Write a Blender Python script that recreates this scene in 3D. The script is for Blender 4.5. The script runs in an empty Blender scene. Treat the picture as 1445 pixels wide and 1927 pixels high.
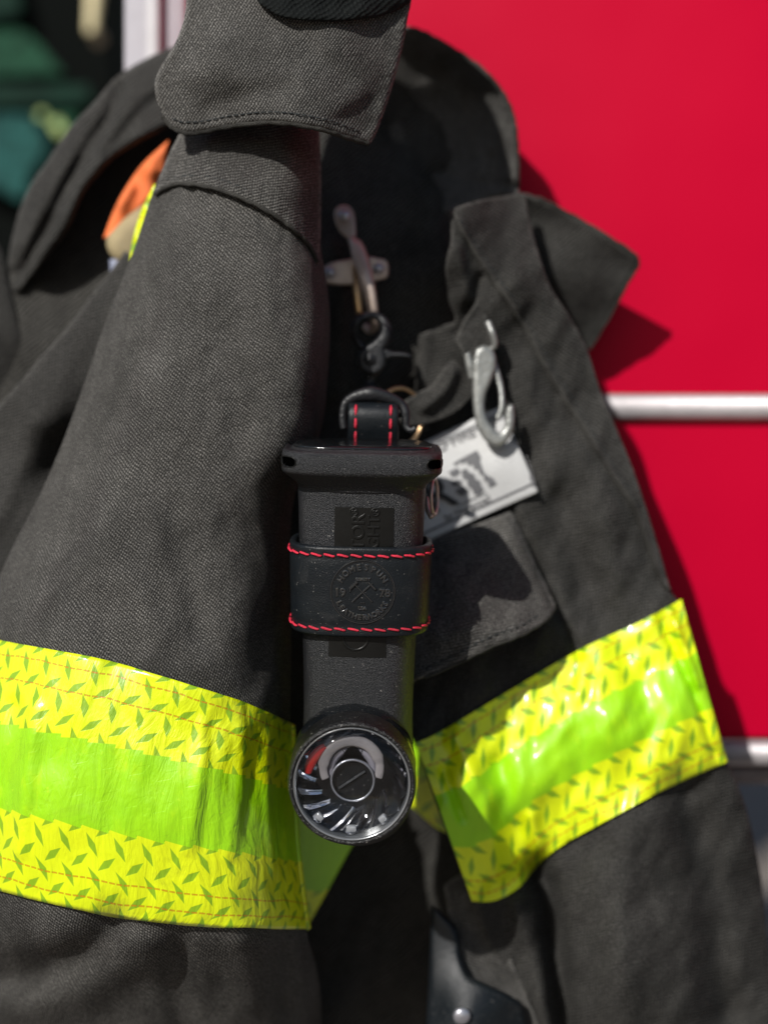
import bpy, bmesh, math, random
import numpy as np
from mathutils import Vector, Matrix, noise
from mathutils.geometry import delaunay_2d_cdt
random.seed(7)
S = 0.00023; CAM = 0.62; ZC = 1.3
CX, CY = 722.5, 963.5
sc = bpy.context.scene
col = sc.collection

def P(px, py, d):
    k = S * (1 + d / CAM)
    return Vector(((px - CX) * k, d, (CY - py) * k + ZC))

# ------------------------------------------------------------------ node helper
class NT:
    def __init__(s, name):
        s.m = bpy.data.materials.new(name); s.m.use_nodes = True
        s.t = s.m.node_tree; s.t.nodes.clear()
        s.out = s.n('ShaderNodeOutputMaterial')
    def n(s, typ, **kw):
        x = s.t.nodes.new(typ)
        for k, v in kw.items(): setattr(x, k, v)
        return x
    def set(s, sock, v):
        if isinstance(v, bpy.types.NodeSocket): s.t.links.new(v, sock)
        elif isinstance(v, (tuple, list)):
            v = tuple(v)
            if sock.type == 'RGBA' and len(v) == 3: v = v + (1,)
            sock.default_value = v
        else: sock.default_value = v
    def math(s, op, a, b=None, c=None, clamp=False):
        x = s.n('ShaderNodeMath', operation=op, use_clamp=clamp)
        s.set(x.inputs[0], a)
        if b is not None: s.set(x.inputs[1], b)
        if c is not None: s.set(x.inputs[2], c)
        return x.outputs[0]
    def uv(s):
        x = s.n('ShaderNodeUVMap'); x.uv_map = 'UVMap'
        y = s.n('ShaderNodeSeparateXYZ'); s.t.links.new(x.outputs[0], y.inputs[0])
        return y.outputs[0], y.outputs[1], x.outputs[0]
    def obj(s):
        return s.n('ShaderNodeTexCoord').outputs['Object']
    def vec(s, x, y, z=0.0):
        c = s.n('ShaderNodeCombineXYZ')
        for i, v in enumerate((x, y, z)): s.set(c.inputs[i], v)
        return c.outputs[0]
    def noise(s, vec, scale, detail=3, rough=.55, dist=0.0):
        x = s.n('ShaderNodeTexNoise'); s.set(x.inputs['Vector'], vec)
        s.set(x.inputs['Scale'], scale); s.set(x.inputs['Detail'], detail)
        s.set(x.inputs['Roughness'], rough); s.set(x.inputs['Distortion'], dist)
        return x.outputs[0]
    def vor(s, vec, scale):
        x = s.n('ShaderNodeTexVoronoi'); s.set(x.inputs['Vector'], vec); s.set(x.inputs['Scale'], scale)
        return x.outputs['Distance']
    def ramp(s, f, lo, hi):   # smoothstep-ish clamp map
        x = s.n('ShaderNodeMapRange', interpolation_type='SMOOTHSTEP')
        s.set(x.inputs[0], f); s.set(x.inputs[1], lo); s.set(x.inputs[2], hi)
        return x.outputs[0]
    def mix(s, f, a, b):
        x = s.n('ShaderNodeMix', data_type='RGBA')
        s.set(x.inputs[0], f); s.set(x.inputs[6], a); s.set(x.inputs[7], b)
        return x.outputs[2]
    def bump(s, h, dist, strength=1.0, normal=None):
        x = s.n('ShaderNodeBump'); s.set(x.inputs['Height'], h)
        s.set(x.inputs['Distance'], dist); s.set(x.inputs['Strength'], strength)
        if normal is not None: s.set(x.inputs['Normal'], normal)
        return x.outputs[0]
    def bsdf(s, **kw):
        x = s.n('ShaderNodeBsdfPrincipled')
        for k, v in kw.items(): s.set(x.inputs[k.replace('_', ' ')], v)
        s.t.links.new(x.outputs[0], s.out.inputs[0])
        return x

def fabric(name, dark=(.0080, .0078, .0073), light=(.345, .33, .305), period=.00122, amp=.00042, sheen=.0):
    t = NT(name); u, v, uvv = t.uv()
    w = t.noise(uvv, 90, 2)                       # slight warp of the threads
    wob = t.math('MULTIPLY', t.math('SUBTRACT', w, .5), period * 2.2)
    a = t.math('ADD', t.math('ADD', t.math('MULTIPLY', u, .62), t.math('MULTIPLY', v, .78)), wob)
    b = t.math('SUBTRACT', t.math('MULTIPLY', u, .93), t.math('MULTIPLY', v, .37))
    sa = t.math('SINE', t.math('MULTIPLY', a, 2 * math.pi / period))
    sb = t.math('SINE', t.math('MULTIPLY', b, 2 * math.pi / (period * .9)))
    h = t.math('ADD', t.math('MULTIPLY', sa, .32), t.math('MULTIPLY', sb, .2))
    h = t.math('ADD', h, .5)
    fine = t.noise(uvv, 1500, 2)
    grain = t.noise(uvv, 5200, 1)
    worn = t.noise(uvv, 28, 5, .6)
    worn2 = t.noise(t.vec(t.math('MULTIPLY', u, 3), v), 40, 4, .6)
    k = t.math('MULTIPLY', h, t.ramp(fine, .25, .75))
    k = t.math('ADD', t.math('MULTIPLY', k, .75), t.math('MULTIPLY', grain, .18))
    k = t.math('MULTIPLY', k, t.math('ADD', .52, t.math('MULTIPLY', t.math('ADD', worn, worn2), .53)))
    k = t.math('POWER', k, 1.6)
    stain = t.ramp(t.noise(uvv, 14, 4, .6, .8), .50, .68)
    k = t.math('MULTIPLY', k, t.math('SUBTRACT', 1.08, t.math('MULTIPLY', stain, .42)))
    fuzz = t.ramp(t.noise(uvv, 2300, 1), .70, .78)
    c = t.mix(t.math('MULTIPLY', k, 1.0, clamp=True), dark, light)
    c = t.mix(t.math('MULTIPLY', fuzz, .3), c, (.2, .185, .16))
    ed = t.n('ShaderNodeAttribute'); ed.attribute_name = 'edge_wear'
    ew = t.math('MULTIPLY', ed.outputs['Fac'], t.ramp(t.noise(uvv, 420, 3), .25, .75))
    c = t.mix(t.math('MULTIPLY', ew, .6, clamp=True), c, tuple(min(1, x * .75) for x in light))
    hh = t.math('ADD', h, t.math('MULTIPLY', fine, .8))
    bp = t.bump(hh, amp)
    big = t.noise(uvv, 55, 3)
    bp = t.bump(big, .0022, 1.0, bp)
    t.bsdf(Base_Color=c, Roughness=.95, Normal=bp, Sheen_Weight=sheen, Sheen_Roughness=.5, Specular_IOR_Level=.15)
    return t.m

def simple(name, c, rough=.5, metal=0.0, nscale=0, namp=0.0, var=0.0, coat=0.0, spec=.5, nscale2=0, namp2=0, dust=0):
    t = NT(name); o = t.obj()
    kw = dict(Roughness=rough, Metallic=metal, Coat_Weight=coat, Coat_Roughness=.08, Specular_IOR_Level=spec)
    cc = c
    if var:
        n = t.noise(o, 60, 5)
        cc = t.mix(t.ramp(n, .3, .7), tuple(x * (1 - var) for x in c), tuple(min(1, x * (1 + var)) for x in c))
        n2 = t.noise(o, 300, 4)
        kw['Roughness'] = t.math('ADD', rough * .75, t.math('MULTIPLY', n2, rough * .5))
    if dust:
        sp = t.ramp(t.noise(o, 1300, 1), .735, .76)
        film = t.math('MULTIPLY', t.ramp(t.noise(o, 70, 6, .7, 1.0), .52, .8), .05)
        cc = t.mix(t.math('MULTIPLY', sp, dust), t.mix(film, cc, (.3, .28, .26)), (.5, .47, .43))
    kw['Base_Color'] = cc
    nb = None
    if nscale:
        nb = t.bump(t.noise(o, nscale, 3), namp)
    if nscale2:
        nb = t.bump(t.noise(o, nscale2, 3), namp2, 1.0, nb) if nb else t.bump(t.noise(o, nscale2, 3), namp2)
    if nb: kw['Normal'] = nb
    t.bsdf(**kw)
    return t.m

def trim_mat(name, sc_=1.0, flip=1, coat=1.0, wr_=.0015, W=.1, rough=.4):
    t = NT(name); u, v, uvv = t.uv()       # u in metres along, v in metres across (0 .. W)
    px = S * sc_
    per_x, per_y = 57 * px, 66 * px
    masks = []
    for off_x, off_y, ang in ((0, 0, math.radians(66 * flip)), (28.5 * px, 33 * px, math.radians(-40 * flip))):
        cx = t.math('SUBTRACT', t.math('MODULO', t.math('ADD', u, 10 * per_x * 10 + off_x), per_x), per_x / 2)
        cy = t.math('SUBTRACT', t.math('MODULO', t.math('ADD', v, per_y * 5 + off_y), per_y), per_y / 2)
        ca, sa = math.cos(ang), math.sin(ang)
        lx = t.math('ADD', t.math('MULTIPLY', cx, ca), t.math('MULTIPLY', cy, sa))
        ly = t.math('SUBTRACT', t.math('MULTIPLY', cy, ca), t.math('MULTIPLY', cx, sa))
        q = t.math('ADD', t.math('DIVIDE', t.math('ABSOLUTE', lx), 26 * px), t.math('DIVIDE', t.math('ABSOLUTE', ly), 8 * px))
        masks.append(t.math('SUBTRACT', 1, t.ramp(q, .85, 1.05)))
    dia = t.math('MAXIMUM', masks[0], masks[1])
    saw = t.math('MULTIPLY', t.math('MODULO', t.math('ADD', u, 100 * per_x), per_x / 1), .13)
    saw2 = t.math('MULTIPLY', t.math('MODULO', t.math('ADD', u, 100 * per_x + .01), per_x / 1), -.13)
    vt = t.math('ADD', v, saw)
    g1 = t.ramp(vt, W * .335, W * .335 + .0004)
    g2 = t.math('SUBTRACT', 1, t.ramp(t.math('ADD', v, saw2), W * .675 - .0014, W * .675 - .001))
    green = t.math('MULTIPLY', g1, g2)
    blot = t.ramp(t.noise(t.vec(t.math('MULTIPLY', u, 2.2), v), 22, 4, .65), .54, .66)
    speck = t.ramp(t.noise(uvv, 260, 3), .66, .72)
    yel = t.mix(t.noise(uvv, 25, 3), (.60, .74, .0), (.76, .84, .001))
    yel = t.mix(t.math('MULTIPLY', dia, .85), yel, (.16, .36, .006))
    grn = t.mix(t.noise(uvv, 40, 3), (.25, .60, .0), (.36, .70, .0))
    grn = t.mix(t.math('MULTIPLY', blot, .55), grn, (.52, .80, 0))
    grn = t.mix(t.math('MULTIPLY', speck, .5), grn, (.5, .8, .02))
    c = t.mix(green, yel, grn)
    soot = t.math('MULTIPLY', t.ramp(t.noise(uvv, 36, 6, .7, .6), .52, .78), .32)
    c = t.mix(soot, c, (.16, .17, .01))
    # orange thread lines
    dash = t.math('GREATER_THAN', t.math('MODULO', t.math('ADD', u, 10), .0031), .0007)
    wav = t.math('MULTIPLY', t.math('SUBTRACT', t.noise(t.vec(u, 0), 30, 2), .5), .004)
    st = None
    for vv in (.055, .15, .87, .945):
        dd = t.math('ABSOLUTE', t.math('SUBTRACT', t.math('ADD', v, wav), W * vv))
        m_ = t.math('LESS_THAN', dd, .00032)
        st = m_ if st is None else t.math('MAXIMUM', st, m_)
    st = t.math('MULTIPLY', st, dash)
    c = t.mix(t.math('MULTIPLY', st, .75), c, (.55, .20, .0))
    cr = t.noise(t.vec(t.math('MULTIPLY', u, 3.0), t.math('MULTIPLY', v, .8)), 42, 4, .6, .6)
    fine = t.noise(uvv, 260, 2)
    h = t.math('ADD', cr, t.math('MULTIPLY', fine, .12))
    h = t.math('SUBTRACT', h, t.math('MULTIPLY', st, .15))
    h = t.math('ADD', h, t.math('MULTIPLY', dia, -.03))
    bp = t.bump(h, wr_)
    t.bsdf(Base_Color=c, Roughness=rough, Normal=bp, Coat_Weight=coat, Coat_Roughness=.16, Specular_IOR_Level=.5)
    return t.m

def wall_mat():
    t = NT('red_paint'); o = t.obj()
    n = t.noise(o, 3, 3); n2 = t.noise(o, 25, 5)
    c = t.mix(n, (.42, .0002, .020), (.48, .0004, .026))
    c = t.mix(t.math('MULTIPLY', t.ramp(n2, .62, .8), .10), c, (.50, .01, .04))
    bp = t.bump(t.noise(o, 6, 2), .004)
    t.bsdf(Base_Color=c, Roughness=.40, Normal=bp, Specular_IOR_Level=.09)
    return t.m

M = {}
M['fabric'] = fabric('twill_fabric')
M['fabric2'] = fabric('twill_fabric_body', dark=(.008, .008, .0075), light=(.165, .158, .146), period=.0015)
M['knit'] = fabric('dark_knit', dark=(.004, .005, .005), light=(.022, .025, .024), period=.002)
M['inner'] = fabric('inner_cloth', dark=(.004, .004, .0036), light=(.19, .182, .165), period=.0017)
M['trim'] = trim_mat('reflective_trim_wide', .88, W=.1)
M['trim_r'] = trim_mat('reflective_trim_front', .78, -1, .35, .0009, .068, .5)
M['red'] = wall_mat()
M['silver'] = simple('brushed_silver', (.46, .43, .44), .55, .6, 0, 0, .08)
M['white_post'] = simple('satin_white', (.36, .34, .37), .6, .0, 0, 0, .05)
M['polymer'] = simple('black_polymer', (.010, .0105, .012), .38, 0, 2300, .0007, .12, spec=.5, dust=.5)
M['polymer_smooth'] = simple('smooth_polymer', (.006, .006, .0055), .34, 0, 900, .00006, .1, spec=.3)
M['gloss_black'] = simple('gloss_black', (.005, .006, .007), .15, 0, 500, .0001, .1, spec=.6, dust=.45)
M['bezel'] = simple('bezel_rubber', (.005, .005, .005), .34, 0, 1100, .0008, .1, spec=.5, dust=1.0)
M['leather'] = simple('black_leather', (.006, .008, .010), .38, 0, 1600, .00018, .15, spec=.3, nscale2=90, namp2=.00025, dust=.25)
M['emboss'] = simple('embossed_leather', (.010, .011, .012), .16, 0, 900, .0001, .1, spec=1.0, coat=1.0)
M['leather_edge'] = simple('leather_edge', (.03, .032, .036), .4, 0, 900, .0003, .15)
M['thread'] = simple('red_thread', (.62, .018, .05), .5, 0, 2500, .0006, .2)
M['darkthread'] = simple('dark_thread', (.012, .016, .017), .7, 0, 2500, .0006, .2)
M['bronze'] = simple('worn_bronze', (.50, .40, .34), .38, .45, 500, .0003, .15)
M['steel'] = simple('rivet_steel', (.42, .42, .46), .34, .8, 500, .0002, .1)
M['zinc'] = simple('zinc_silver', (.30, .305, .29), .36, .55, 350, .0004, .12)
M['edge'] = simple('worn_edge', (.055, .053, .048), .95, 0, 2600, .0012, .35, spec=.1)
M['brass'] = simple('brass_wire', (.55, .36, .20), .3, 1.0, 0, 0, .1)
M['blackmetal'] = simple('black_metal', (.010, .0105, .012), .42, 0, 700, .0003, .15, spec=.35)
M['shade_tab'] = simple('shade_tab_black', (.0005, .0005, .0005), .9, spec=0)  # black of the bulb tab, and painted shade of the cap slots
M['orange'] = simple('orange_cloth', (.75, .17, .045), .8, 0, 600, .0004, .15)
M['tan'] = simple('tan_cloth', (.30, .24, .13), .8, 0, 500, .0006, .2)
M['bluegrey'] = simple('blue_grey', (.22, .24, .32), .5)
M['label'] = simple('label_satin', (.42, .42, .415), .45, 0, 900, .0003, .05)
M['ink'] = simple('black_ink', (.012, .011, .012), .6)
M['greyink'] = simple('grey_ink', (.085, .085, .09), .6)
M['lightgrey'] = simple('light_ink', (.34, .34, .35), .6)
M['frost'] = simple('frosted_ring', (.27, .245, .245), .35, 0, 250, .0004, .15, coat=.4)
M['frost_in'] = simple('pale_inner', (.30, .28, .32), .3, .2, 150, .0006, .1)
M['red_refl'] = simple('red_reflection_tone', (.5, .012, .01), .25, 0, 0, 0, .1, coat=.5)  # colour of the painted red reflection in the lens
M['clear'] = simple('clear_tab', (.42, .42, .43), .12, .2, 300, .0006, .1, coat=.6)
M['asphalt'] = simple('asphalt', (.22, .19, .165), .95, 0, 60, .002, .45, spec=0)
M['shade_wall'] = simple('interior_shade', (.004, .005, .0045), .9, spec=.05)
M['green_tone'] = simple('green_reflection', (.011, .05, .027), .7, 0, 0, 0, .5, spec=.1)
M['teal'] = simple('teal_reflection', (.013, .062, .056), .7, 0, 0, 0, .6, spec=.1)
M['dark_green'] = simple('dark_green_reflection', (.005, .022, .014), .7, 0, 0, 0, .4, spec=.1)
M['cream'] = simple('cream_tone', (.78, .68, .40), .5)
M['yellowgreen'] = simple('lime_reflection', (.30, .42, .12), .5)

def reflector_mat():
    t = NT('chrome_reflector')
    t.bsdf(Base_Color=(.88, .88, .90), Roughness=.07, Metallic=1.0)
    return t.m
M['chrome'] = reflector_mat()
def glass_mat():
    t = NT('clear_lens')
    tr = t.n('ShaderNodeBsdfTransparent'); t.set(tr.inputs[0], (.95, .96, .97))
    gl = t.n('ShaderNodeBsdfGlossy'); t.set(gl.inputs['Roughness'], .03)
    f = t.n('ShaderNodeLayerWeight'); q = t.math('ADD', t.math('MULTIPLY', t.math('POWER', f.outputs['Facing'], 3.0), .5), .02)
    mx = t.n('ShaderNodeMixShader'); t.t.links.new(q, mx.inputs[0])
    t.t.links.new(tr.outputs[0], mx.inputs[1]); t.t.links.new(gl.outputs[0], mx.inputs[2])
    t.t.links.new(mx.outputs[0], t.out.inputs[0])
    return t.m
M['glass'] = glass_mat()

# ------------------------------------------------------------------ object helpers
def thing(name, label, cat, loc, group=None, rot=None):
    o = bpy.data.objects.new(name, None); col.objects.link(o)
    o.location = loc; o.empty_display_size = .01
    if rot is not None: o.rotation_euler = rot
    o['label'] = label; o['category'] = cat
    if group: o['group'] = group
    return o
def tag(o, label, cat, group=None):
    o['label'] = label; o['category'] = cat
    if group: o['group'] = group
    return o

def mk(name, verts, faces, mat, parent=None, uvs=None, smooth=True, local=False, label=None, fix=True, sharp=None):
    """verts in world space (or in the root's space when local); parent may be a root empty or a part"""
    root = parent
    while root is not None and root.parent is not None: root = root.parent
    off = Vector((0, 0, 0)) if (root is None or local) else root.location
    me = bpy.data.meshes.new(name)
    me.from_pydata([tuple(Vector(v) - off) for v in verts], [], faces)
    me.validate()
    if uvs is not None:
        ul = me.uv_layers.new(name='UVMap')
        vi = np.zeros(len(me.loops), dtype=np.int32); me.loops.foreach_get('vertex_index', vi)
        ul.data.foreach_set('uv', np.asarray(uvs, dtype=np.float32)[vi].ravel())
    if fix:
        bm = bmesh.new(); bm.from_mesh(me)
        bmesh.ops.recalc_face_normals(bm, faces=bm.faces); bm.to_mesh(me); bm.free()
    if smooth: me.polygons.foreach_set('use_smooth', [True] * len(me.polygons))
    if sharp is not None:
        me.set_sharp_from_angle(angle=math.radians(sharp))
    me.materials.append(mat)
    o = bpy.data.objects.new(name, me); col.objects.link(o)
    if parent is not None: o.parent = parent
    if label: o['label'] = label
    return o

def join(parts):
    V, F, U = [], [], []
    for p in parts:
        n = len(V); V += list(p[0]); F += [tuple(i + n for i in f) for f in p[1]]
        if len(p) > 2 and p[2] is not None: U += list(p[2])
    return V, F, (U if len(U) == len(V) else None)

def tube(pts, rad, seg=12, flat=1.0, closed=False, res=6, smooth=True):
    """tube through points, Catmull-Rom smoothed; rad number or list; flat squashes along the second frame axis"""
    pts = [Vector(p) for p in pts]; n = len(pts)
    rads = [rad] * n if isinstance(rad, (int, float)) else list(rad)
    C, R = [], []
    rng = n if closed else n - 1
    for i in range(rng):
        if closed: p0, p1, p2, p3 = pts[(i - 1) % n], pts[i], pts[(i + 1) % n], pts[(i + 2) % n]; r0, r1 = rads[i], rads[(i + 1) % n]
        else: p0, p1, p2, p3 = pts[max(i - 1, 0)], pts[i], pts[i + 1], pts[min(i + 2, n - 1)]; r0, r1 = rads[i], rads[i + 1]
        for k in range(res if smooth else 1):
            t = k / (res if smooth else 1)
            C.append(.5 * ((2 * p1) + (p2 - p0) * t + (2 * p0 - 5 * p1 + 4 * p2 - p3) * t * t + (3 * p1 - p0 - 3 * p2 + p3) * t ** 3))
            R.append(r0 + (r1 - r0) * t)
    if not closed: C.append(pts[-1]); R.append(rads[-1])
    m = len(C); V, F = [], []
    up = Vector((0, 1, 0)); 
    for i in range(m):
        if closed: T = C[(i + 1) % m] - C[i - 1]
        else: T = C[min(i + 1, m - 1)] - C[max(i - 1, 0)]
        T.normalize()
        a = up - T * up.dot(T)
        if a.length < .15: a = Vector((0, 0, 1)) - T * T.z
        a.normalize(); b = T.cross(a)
        for k in range(seg):
            th = 2 * math.pi * k / seg
            V.append(C[i] + (a * math.sin(th) * flat + b * math.cos(th)) * R[i])
    for i in range(m if closed else m - 1):
        j = (i + 1) % m
        for k in range(seg):
            F.append((i * seg + k, i * seg + (k + 1) % seg, j * seg + (k + 1) % seg, j * seg + k))
    if not closed:
        F.append(tuple(range(seg))); F.append(tuple((m - 1) * seg + k for k in reversed(range(seg))))
    return V, F

def lathe(profile, seg, c, axis='Y', tw=0.0):
    """profile (r, h) along axis, closed if first/last r == 0"""
    V, F = [], []
    n = len(profile)
    for i, (r, h) in enumerate(profile):
        for k in range(seg):
            a = 2 * math.pi * (k + tw * i) / seg
            if axis == 'Y': V.append((c[0] + r * math.cos(a), c[1] + h, c[2] + r * math.sin(a)))
            else: V.append((c[0] + r * math.cos(a), c[1] + r * math.sin(a), c[2] + h))
    for i in range(n - 1):
        for k in range(seg):
            F.append((i * seg + k, i * seg + (k + 1) % seg, (i + 1) * seg + (k + 1) % seg, (i + 1) * seg + k))
    F.append(tuple(range(seg))); F.append(tuple((n - 1) * seg + k for k in range(seg)))
    return V, F
def ringlathe(profile, seg, c, axis='Y'):
    V, F = lathe(profile, seg, c, axis); F = F[:-2]; n = len(profile)
    for k in range(seg):
        F.append(((n - 1) * seg + k, (n - 1) * seg + (k + 1) % seg, (k + 1) % seg, k))
    return V, F

def box(c, h):
    x, y, z = c; a, b, d = h
    V = [(x + i * a, y + j * b, z + k * d) for i in (-1, 1) for j in (-1, 1) for k in (-1, 1)]
    F = [(0, 1, 3, 2), (4, 6, 7, 5), (0, 4, 5, 1), (2, 3, 7, 6), (0, 2, 6, 4), (1, 5, 7, 3)]
    return V, F

def bevel_obj(o, w, seg=3):
    bm = bmesh.new(); bm.from_mesh(o.data)
    bmesh.ops.bevel(bm, geom=[e for e in bm.edges if len(e.link_faces) == 2 and e.calc_face_angle(0) > .6], offset=w, segments=seg, profile=.5, affect='EDGES')
    bm.to_mesh(o.data); bm.free()
    o.data.polygons.foreach_set('use_smooth', [True] * len(o.data.polygons)); o.data.set_sharp_from_angle(angle=.7)

# ---- scalar fields over the picture plane of a garment piece (inputs: numpy px, py; output: mm)
def tps(ctrl):
    c = np.array(ctrl, float); X = c[:, :2] / 100; z = c[:, 2]; n = len(c)
    def U(r2): return np.where(r2 > 1e-9, r2 * np.log(np.maximum(r2, 1e-9)), 0)
    K = U(((X[:, None] - X[None]) ** 2).sum(-1)) + np.eye(n) * .02
    Pm = np.c_[np.ones(n), X]
    A = np.block([[K, Pm], [Pm.T, np.zeros((3, 3))]])
    w = np.linalg.solve(A, np.r_[z, 0, 0, 0])
    def f(px, py):
        Q = np.stack([px, py], -1) / 100
        r2 = ((Q[:, None] - X[None]) ** 2).sum(-1)
        return U(r2) @ w[:n] + w[n] + Q @ w[n + 1:]
    return f
def seg_dist(px, py, poly):
    best = np.full(px.shape, 1e9)
    for (x0, y0), (x1, y1) in zip(poly[:-1], poly[1:]):
        dx, dy = x1 - x0, y1 - y0
        t = np.clip(((px - x0) * dx + (py - y0) * dy) / (dx * dx + dy * dy + 1e-9), 0, 1)
        best = np.minimum(best, np.hypot(px - x0 - t * dx, py - y0 - t * dy))
    return best
def crm(pts, n=8, closed=False):
    pts = [np.array(p, float) for p in pts]; out = []; m = len(pts)
    for i in range(m if closed else m - 1):
        if closed: p0, p1, p2, p3 = pts[i - 1], pts[i], pts[(i + 1) % m], pts[(i + 2) % m]
        else: p0, p1, p2, p3 = pts[max(i - 1, 0)], pts[i], pts[i + 1], pts[min(i + 2, m - 1)]
        for k in range(n):
            t = k / n
            out.append(.5 * (2 * p1 + (p2 - p0) * t + (2 * p0 - 5 * p1 + 4 * p2 - p3) * t * t + (3 * p1 - p0 - 3 * p2 + p3) * t ** 3))
    if not closed: out.append(pts[-1])
    return [tuple(p) for p in out]
def ridges(px, py, L):
    """L: (polyline, width px, mm); positive mm goes away from the camera (a valley)"""
    z = np.zeros(px.shape)
    for poly, w, a in L:
        z += a * np.exp(-(seg_dist(px, py, crm(poly, 5)) / w) ** 2)
    return z
def wr(px, py, sx, sy, amp, seed=0.0, ang=0.0):
    ca, sa = math.cos(ang), math.sin(ang)
    X = (px * ca + py * sa) / sx; Y = (-px * sa + py * ca) / sy
    return amp * np.array([noise.noise((x, y, seed)) for x, y in zip(X, Y)])

def resample(poly, step):
    out = []; n = len(poly)
    for i in range(n):
        a = np.array(poly[i]); b = np.array(poly[(i + 1) % n]); L = np.hypot(*(b - a))
        k = max(1, int(round(L / step)))
        for j in range(k): out.append(a + (b - a) * j / k)
    return out
def inside(px, py, poly):
    c = np.zeros(px.shape, bool); n = len(poly)
    for i in range(n):
        x0, y0 = poly[i]; x1, y1 = poly[(i + 1) % n]
        if y0 == y1: continue
        m = ((y0 > py) != (y1 > py)) & (px < (x1 - x0) * (py - y0) / (y1 - y0) + x0)
        c ^= m
    return c
def smooth_outline(pts):
    """points (x, y) smooth, (x, y, 1) a corner"""
    n = len(pts); cor = [i for i in range(n) if len(pts[i]) > 2]
    xy = [p[:2] for p in pts]
    if not cor: return crm(xy, 5, True)
    out = []
    for a, b in zip(cor, cor[1:] + [cor[0] + n]):
        seg = [xy[i % n] for i in range(a, b + 1)]
        out += crm(seg, 5)[:-1] if len(seg) > 2 else [seg[0]]
    return out

def sheet(name, outline, hf, thick, mat, parent, step=8, er=None, grain=0.0, label=None, hem=None, sm=True):
    """a piece of cloth: outline in picture-plane units, depth field hf (mm), thickness mm, rounded rim"""
    poly = smooth_outline(outline) if sm else [p[:2] for p in outline]
    B = resample(poly, step * .8)
    b = np.array(B); n = len(b)
    er = er or thick / 2 / .23
    pts = [b]
    nxt = np.roll(b, -1, 0) - np.roll(b, 1, 0); nr = np.stack([-nxt[:, 1], nxt[:, 0]], 1); nr /= np.linalg.norm(nr, axis=1)[:, None] + 1e-9
    area = .5 * np.sum(b[:, 0] * np.roll(b[:, 1], -1) - np.roll(b[:, 0], -1) * b[:, 1])
    if area < 0: nr = -nr
    rings = [er * .12, er * .45, er * 1.0]
    x0, y0 = b.min(0); x1, y1 = b.max(0)
    gx, gy = np.meshgrid(np.arange(x0, x1, step), np.arange(y0, y1, step * .87))
    gx = gx + (np.arange(gx.shape[0])[:, None] % 2) * step / 2
    g = np.stack([gx.ravel(), gy.ravel()], 1)
    lim = [r * .92 for r in rings] + [rings[-1] + step * .45]
    cand = [b + nr * r for r in rings] + [g]
    loop = [tuple(p) for p in b] + [tuple(b[0])]
    for q, l in zip(cand, lim):
        k = inside(q[:, 0], q[:, 1], B)
        q = q[k]
        q = q[seg_dist(q[:, 0], q[:, 1], loop) > l]
        pts.append(q)
    allp = np.concatenate(pts)
    res = delaunay_2d_cdt([Vector(p) for p in allp], [(i, (i + 1) % n) for i in range(n)], [list(range(n))], 1, 1e-5)
    v2 = np.array([tuple(v) for v in res[0]]); F = [tuple(f) for f in res[2]]
    dist = seg_dist(v2[:, 0], v2[:, 1], loop)
    bd = dist < 1e-3
    t = np.clip(1 - dist / er, 0, 1); e = (thick / 2) * (1 - np.sqrt(np.maximum(0, 1 - t * t)))
    h = hf(v2[:, 0], v2[:, 1])
    if hem:                                           # (width px, height mm, groove mm): a doubled, stitched hem
        w, a, gr = hem
        h = h - a / (1 + np.exp((dist - w) / 1.6)) + gr * np.exp(-((dist - w * .82) / 1.8) ** 2)
    fz = h + e; bz = h + thick - e
    V = [P(v2[i, 0], v2[i, 1], fz[i] / 1000) for i in range(len(v2))]
    ca, sa = math.cos(grain), math.sin(grain)
    U = [((x * ca + y * sa) * S, (-x * sa + y * ca) * S) for x, y in v2]
    idx = {}
    for i in range(len(v2)):
        if bd[i]: idx[i] = i
        else: idx[i] = len(V); V.append(P(v2[i, 0], v2[i, 1], bz[i] / 1000)); U.append(U[i])
    F2 = F + [tuple(idx[k] for k in reversed(f)) for f in F if not all(bd[k] for k in f)]
    o = mk(name, V, F2, mat, parent, U, label=label)
    if len(o.data.vertices) == len(V):
        at_ = o.data.attributes.new('edge_wear', 'FLOAT', 'POINT')
        ww = np.zeros(len(V), np.float32)
        e_ = np.exp(-(dist / 4.5) ** 2)
        for i in range(len(v2)): ww[i] = e_[i]; ww[idx[i]] = e_[i]
        at_.data.foreach_set('value', ww)
    return o

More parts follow.
